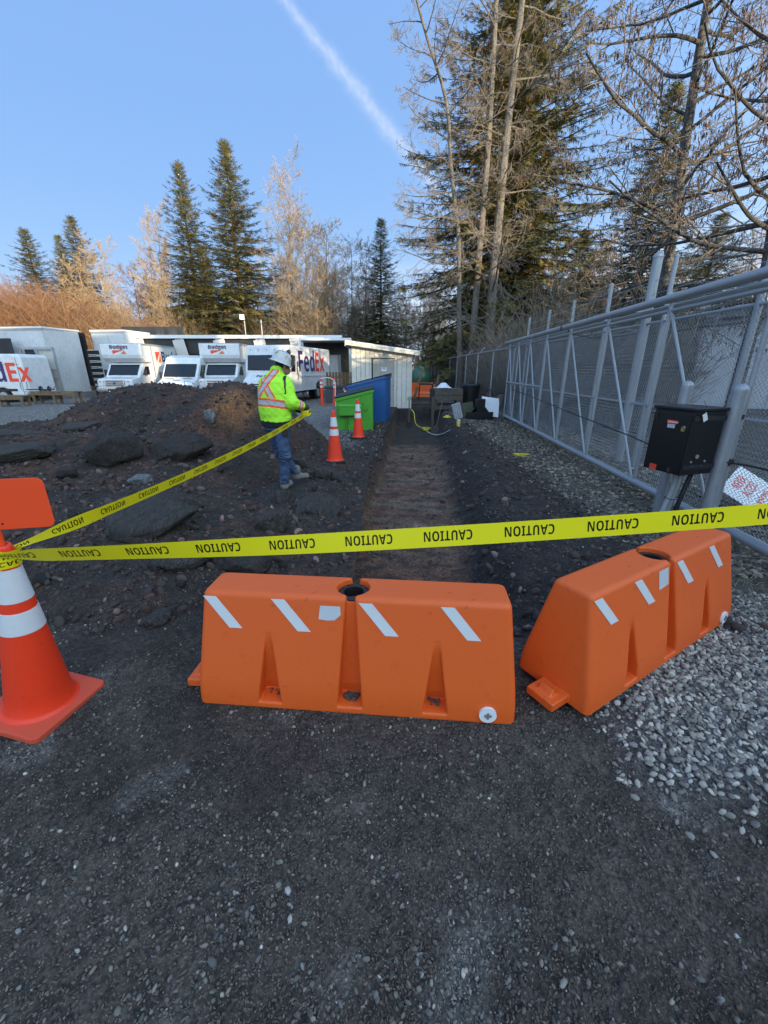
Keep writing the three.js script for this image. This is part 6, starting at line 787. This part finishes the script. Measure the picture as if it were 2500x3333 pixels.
// ---------- worker ----------
{
  const cap = (x, y, z, a, b, ra, rb) => { const dx = b[0] - a[0], dy = b[1] - a[1], dz = b[2] - a[2], t = clamp(((x - a[0]) * dx + (y - a[1]) * dy + (z - a[2]) * dz) / (dx * dx + dy * dy + dz * dz)); return Math.hypot(x - a[0] - dx * t, y - a[1] - dy * t, z - a[2] - dz * t) - lerp(ra, rb, t); };
  const ell = (x, y, z, c, r) => { const k = Math.hypot((x - c[0]) / r[0], (y - c[1]) / r[1], (z - c[2]) / r[2]); return (k - 1) * Math.min(...r); };
  const W = thing('person', 'person in a lime safety jacket, white hard hat and blue jeans unrolling tape', 'person', [-1.6, groundTop(-1.45, -5.65) + 0.015, -5.65]);
  // torso axis (x right, y up, z towards the camera), radii across and deep
  const col = [[0.86, 0.10, -0.06, 0.205, 0.155], [0.98, 0.10, -0.06, 0.222, 0.172], [1.15, 0.095, -0.055, 0.228, 0.178], [1.34, 0.095, -0.055, 0.222, 0.172], [1.47, 0.105, -0.06, 0.195, 0.145], [1.56, 0.13, -0.07, 0.13, 0.11], [1.64, 0.16, -0.08, 0.082, 0.080], [1.70, 0.18, -0.09, 0.075, 0.075]];
  const torso = (x, y, z) => { let i = 0; while (i < col.length - 2 && y > col[i + 1][0]) i++; const A = col[i], B = col[i + 1], t = ss(0, 1, (y - A[0]) / (B[0] - A[0])), cx = lerp(A[1], B[1], t), cz = lerp(A[2], B[2], t), rx = lerp(A[3], B[3], t), rz = lerp(A[4], B[4], t), dx = x - cx, dz = z - cz, ca = 0.94, sa = 0.34, u = dx * ca + dz * sa, v = -dx * sa + dz * ca; return (Math.hypot(u / rx, v / rz) - 1) * Math.min(rx, rz); };
  const shR = [0.285, 1.46, -0.03], elR = [0.352, 1.215, 0.035], wrR = [0.455, 1.165, -0.07], haR = [0.515, 1.135, -0.115], shL = [-0.04, 1.46, -0.19], elL = [0.11, 1.22, -0.34], wrL = [0.335, 1.115, -0.25], haL = [0.40, 1.10, -0.215];
  const jacket = (x, y, z) => { let d = smax(torso(x, y, z), Math.max(0.955 - y, y - 1.685), 0.03); d = smin(d, cap(x, y, z, shR, elR, 0.092, 0.076), 0.05); d = smin(d, cap(x, y, z, elR, wrR, 0.076, 0.060), 0.03); d = smin(d, cap(x, y, z, shL, elL, 0.09, 0.076), 0.05); d = smin(d, cap(x, y, z, elL, wrL, 0.076, 0.060), 0.03); // quilting and folds
    const q = Math.abs(Math.sin((x * 1.0 + y + z * 0.3) * 34)), s = Math.abs(Math.sin((x * 1.0 - y + z * 0.3) * 34)); return d - 0.0045 * Math.min(Math.sqrt(q), Math.sqrt(s)) + 0.004 * N(x * 14, y * 14, z * 14) - 0.008 * N(x * 6, y * 11, z * 6); };
  const lime = [0.40, 0.86, 0.035], orange = [0.85, 0.10, 0.03], silver = [0.42, 0.43, 0.44], yel = [0.75, 0.75, 0.05], blk = [0.012, 0.012, 0.014];
  const seg = (px, py, a, b) => { const dx = b[0] - a[0], dy = b[1] - a[1], t = clamp(((px - a[0]) * dx + (py - a[1]) * dy) / (dx * dx + dy * dy)); return Math.hypot(px - a[0] - dx * t, py - a[1] - dy * t); };
  const bands = (d, w) => (d < w * 0.52 ? silver : d < w ? orange : d < w * 1.14 ? yel : null);
  const jc = (x, y, z) => {
    const dR = Math.min(cap(x, y, z, shR, elR, 0, 0), cap(x, y, z, elR, wrR, 0, 0)), dL = Math.min(cap(x, y, z, shL, elL, 0, 0), cap(x, y, z, elL, wrL, 0, 0)), tr = torso(x, y, z);
    const arm = Math.min(dR - 0.09, dL - 0.09) < tr - 0.012;
    if (arm) { const c = cap(x, y, z, [0.405, 1.19, -0.02], [0.43, 1.177, -0.045], 0, 0), al = (x - elR[0]) * 0.68 - (z - elR[2]) * 0.68 + (elR[1] - y) * 0.3; if (dR < dL) { if (al > 0.085 && al < 0.155) return al > 0.103 && al < 0.138 ? silver : orange; const rim = Math.abs(tr - 0.018); if (y > 1.33 && x < 0.30 && tr < 0.075 && z > -0.08) return blk; } return lime; }
    if (y > 1.64) return lime;
    const yb = 1.225 - 0.14 * Math.max(0, x - 0.05) * (z > -0.06 ? 1 : -0.3), k = bands(Math.abs(y - yb), 0.056); if (k) return k;
    if (z > -0.10 && y > 1.2) { const a = bands(seg(x, y, [-0.13, 1.27], [0.16, 1.62]), 0.046), b = bands(seg(x, y, [-0.055, 1.60], [0.125, 1.26]), 0.046); if (a && a !== yel) return a; if (b && y > yb) return b; if (a) return a; }
    return lime;
  };
  const cloth = std([1, 1, 1], 0.75, { vertexColors: true });
  part('jacket', nets(jacket, [-0.19, 0.93, -0.46], [0.56, 1.72, 0.16], [0.0085, 0.0085, 0.0085], jc), cloth, W).userData.label = 'quilted lime jacket with orange and silver crossed bands';
  const hipN = [0.165, 0.86, -0.02], hipF = [0.03, 0.86, -0.10], knN = [0.205, 0.475, 0.03], anN = [0.155, 0.085, 0.0], knF = [0.085, 0.49, -0.17], anF = [0.25, 0.16, -0.34];
  const under = (x, y, z) => smax(torso(x, y, z) - 0.002, Math.max(0.885 - y, y - 0.985), 0.02) + 0.004 * N(x * 9, y * 30, z * 9);
  part('black_sweater_hem', nets(under, [-0.17, 0.85, -0.28], [0.37, 1.0, 0.16], [0.01, 0.01, 0.01]), std([0.014, 0.015, 0.02], 0.9), W);
  const jeans = (x, y, z) => { let d = smin(cap(x, y, z, hipN, knN, 0.108, 0.078), cap(x, y, z, knN, anN, 0.078, 0.064), 0.03); let e = smin(cap(x, y, z, hipF, knF, 0.105, 0.076), cap(x, y, z, knF, anF, 0.076, 0.062), 0.03); d = smin(d, e, 0.02); d = smin(d, smax(torso(x, Math.max(y, 0.86), z) + 0.018, Math.max(y - 0.94, 0.83 - y), 0.04), 0.05); d = Math.max(d, 0.075 + (z < -0.2 ? 0.07 : 0) - y); const kn = Math.exp(-Math.pow((y - 0.47) / 0.09, 2)), cu = Math.exp(-Math.pow((y - 0.16) / 0.09, 2)); return d + (0.006 + 0.010 * kn + 0.006 * cu) * Math.sin(y * 70 + 16 * N(x * 7, y * 5, z * 7)) * 0.45 + 0.006 * N(x * 10, y * 10, z * 10); };
  part('jeans', nets(jeans, [-0.16, 0.06, -0.47], [0.38, 0.96, 0.18], [0.0095, 0.0095, 0.0095], (x, y, z) => { const f = 0.75 + 0.6 * fbm(x * 9, y * 9, z * 9), w = ss(0.38, 0.30, y) * ss(0.06, 0.2, y) * 0.4; return [0.040 * f + 0.03 * w, 0.075 * f + 0.05 * w, 0.16 * f + 0.08 * w]; }), cloth, W);
  part('knee_strap', [place(new THREE.TorusGeometry(0.082, 0.010, 8, 24), 0.206, 0.455, 0.03, Math.PI / 2 - 0.1)], M.black, W); part('rag', [rbox(0.075, 0.12, 0.03, 0.01, 0.235, 0.83, 0.075, 0, 0.4, 0.05)], std([0.07, 0.065, 0.055], 0.95, { map: T.grain }), W);
  // boots
  const boot = (an, toe, sole) => (x, y, z) => { let d = cap(x, y, z, [an[0], an[1] + 0.04, an[2]], [an[0], sole + 0.05, an[2]], 0.062, 0.058); d = smin(d, cap(x, y, z, [an[0], sole + 0.048, an[2]], [toe[0], sole + 0.045 + toe[1], toe[2]], 0.05, 0.046), 0.03); return smax(d, sole - y + (toe[1] ? -0.0 : 0), 0.01); };
  const bootM = std([0.21, 0.19, 0.16], 0.9, { map: rep(T.grime, 3) });
  part('boot', nets(boot([0.152, 0.09, 0.0], [0.19, 0, -0.19], -0.012), [0.04, -0.04, -0.28], [0.30, 0.24, 0.1], [0.009, 0.009, 0.009]), bootM, W); part('boot', nets(boot([0.262, 0.17, -0.355], [0.40, 0.0, -0.40], 0.045), [0.14, 0.0, -0.5], [0.50, 0.3, -0.25], [0.009, 0.009, 0.009]), bootM, W);
  // head, neck, hair; gloves with fingers
  const skin = std([0.34, 0.19, 0.13], 0.6), hc = [0.235, 1.70, -0.125]; // face looks down and to the right
  const fdir = V3(0.72, -0.42, -0.55).normalize(), hx = (k, dy = 0, s = 0) => [hc[0] + fdir.x * k + s * 0.6, hc[1] + fdir.y * k + dy, hc[2] + fdir.z * k + s * 0.8];
  const head = (x, y, z) => { let d = ell(x, y, z, [hc[0], hc[1] + 0.01, hc[2]], [0.083, 0.108, 0.088]); d = smin(d, ell(x, y, z, hx(0.045, -0.055), [0.055, 0.06, 0.055]), 0.04); d = smin(d, cap(x, y, z, hx(0.088, -0.015), hx(0.108, -0.035), 0.012, 0.016), 0.012); d = smin(d, ell(x, y, z, hx(0.075, -0.072), [0.03, 0.012, 0.03]), 0.01); for (const s of [-1, 1]) { d = smin(d, ell(x, y, z, hx(-0.005, -0.015, s * 0.087), [0.018, 0.032, 0.02]), 0.008); d = smax(d, -ell(x, y, z, hx(0.088, 0.012, s * 0.032), [0.016, 0.011, 0.016]), 0.008); } d = smin(d, cap(x, y, z, [0.17, 1.56, -0.08], [0.215, 1.66, -0.105], 0.06, 0.056), 0.03); return d; };
  part('body', nets(head, [0.06, 1.5, -0.28], [0.40, 1.84, 0.02], [0.005, 0.005, 0.005]), skin, W);
  part('hair', nets((x, y, z) => smax(smax(ell(x, y, z, [hc[0] - 0.004, hc[1] + 0.012, hc[2] + 0.004], [0.089, 0.112, 0.094]), 0.012 + (x - hc[0]) * fdir.x + (y - hc[1]) * fdir.y * 0.6 + (z - hc[2]) * fdir.z - 0.0, 0.02), hc[1] - 0.062 - y, 0.02) + 0.003 * N(x * 60, y * 20, z * 60), [0.1, 1.58, -0.26], [0.38, 1.86, 0.02], [0.006, 0.006, 0.006]), std([0.016, 0.012, 0.010], 0.8), W);
  const hatM = std([0.60, 0.60, 0.57], 0.5, { map: rep(T.grime, 2) }), hat = part('hard_hat', [new THREE.LatheGeometry([[0, 0.135], [0.05, 0.130], [0.095, 0.105], [0.122, 0.06], [0.132, 0.0], [0.150, -0.010], [0.162, -0.018], [0.162, -0.024], [0.150, -0.018], [0.128, -0.008]].map((p) => new THREE.Vector2(...p)), 40)], hatM, W); hat.position.set(0.218, 1.735, -0.115); hat.rotation.set(-0.12, 0, -0.34); hat.userData.label = 'scuffed white full brim hard hat';
  for (let i = -1; i <= 1; i++) part('hat_ridge', [tube([[-0.115, 0.075, i * 0.03], [-0.06, 0.128, i * 0.03], [0, 0.140, i * 0.03], [0.06, 0.128, i * 0.03], [0.115, 0.075, i * 0.03]], 0.006, 16, 5)], hatM, hat); part('hat_sticker', [place(new THREE.SphereGeometry(0.03, 12, 6), -0.05, 0.085, 0.088, 0, 0, 0, [1, 0.8, 0.2])], std([0.30, 0.28, 0.12], 0.6), hat); for (let i = 0; i < 5; i++) part('scuff_mark', [place(new THREE.BoxGeometry(0.03 + 0.008 * i, 0.003, 0.003), -0.06 + i * 0.035, 0.065 + 0.012 * (i % 3), 0.105 - 0.008 * (i % 3), -0.4, 0, 0.7 * (i - 2))], std([0.06, 0.06, 0.06], 0.8), hat);
  const gloveM = std([0.055, 0.025, 0.03], 0.8, { map: rep(T.grime, 4) });
  const glove = (wr, ha, dir, curl, th) => (x, y, z) => { let d = smin(cap(x, y, z, wr, ha, 0.046, 0.042), ell(x, y, z, ha, [0.05, 0.036, 0.046]), 0.02); const s = V3(...dir).cross(V3(...curl)).normalize(); for (let k = 0; k < 4; k++) { const o = (k - 1.5) * 0.021, L = [0.036, 0.042, 0.04, 0.032][k], a = [ha[0] + dir[0] * 0.03 + s.x * o, ha[1] + dir[1] * 0.03 + s.y * o, ha[2] + dir[2] * 0.03 + s.z * o], b = [a[0] + dir[0] * L, a[1] + dir[1] * L, a[2] + dir[2] * L], c = [b[0] + curl[0] * L * 0.9, b[1] + curl[1] * L * 0.9, b[2] + curl[2] * L * 0.9]; d = smin(d, Math.min(cap(x, y, z, a, b, 0.0125, 0.0115), cap(x, y, z, b, c, 0.0115, 0.0105)), 0.006); } return smin(d, cap(x, y, z, [ha[0] + s.x * 0.03, ha[1] + s.y * 0.03, ha[2] + s.z * 0.03], [ha[0] + s.x * 0.045 + th[0], ha[1] + s.y * 0.045 + th[1], ha[2] + s.z * 0.045 + th[2]], 0.014, 0.012), 0.008); };
  part('glove', nets(glove(wrR, haR, [0.55, -0.75, -0.2], [-0.5, -0.6, 0.3], [0.02, -0.04, 0]), [0.36, 1.0, -0.24], [0.62, 1.26, 0.05], [0.005, 0.005, 0.005]), gloveM, W).userData.label = 'dark work glove on the raised right hand'; part('glove', nets(glove(wrL, haL, [0.85, -0.3, 0.3], [0.2, -0.6, 0.6], [0.03, 0.02, 0.02]), [0.26, 0.98, -0.36], [0.56, 1.22, -0.08], [0.005, 0.005, 0.005]), gloveM, W);
  const y0 = W.position.y, roll = thing('tape_roll', 'roll of yellow caution tape in the gloved hands of the worker', 'tape roll', [-1.6 + 0.505, y0 + 1.075, -5.65 - 0.13], 0); roll.rotation.set(0.25, 0.3, 0.15);
  part('wound_tape', [new THREE.CylinderGeometry(0.068, 0.068, 0.074, 40, 1, true)], tapeMat(true), roll); for (const s of [-1, 1]) part('roll_side', [new THREE.RingGeometry(0.036, 0.068, 40).rotateX(s * -Math.PI / 2).translate(0, s * 0.037, 0)], std([0.6, 0.52, 0.06], 0.6, { side: THREE.DoubleSide }), roll); part('core', [new THREE.CylinderGeometry(0.036, 0.036, 0.074, 24, 1, true)], std([0.25, 0.19, 0.12], 0.9, { side: THREE.DoubleSide }), roll);
}
renderer.render(scene, camera);
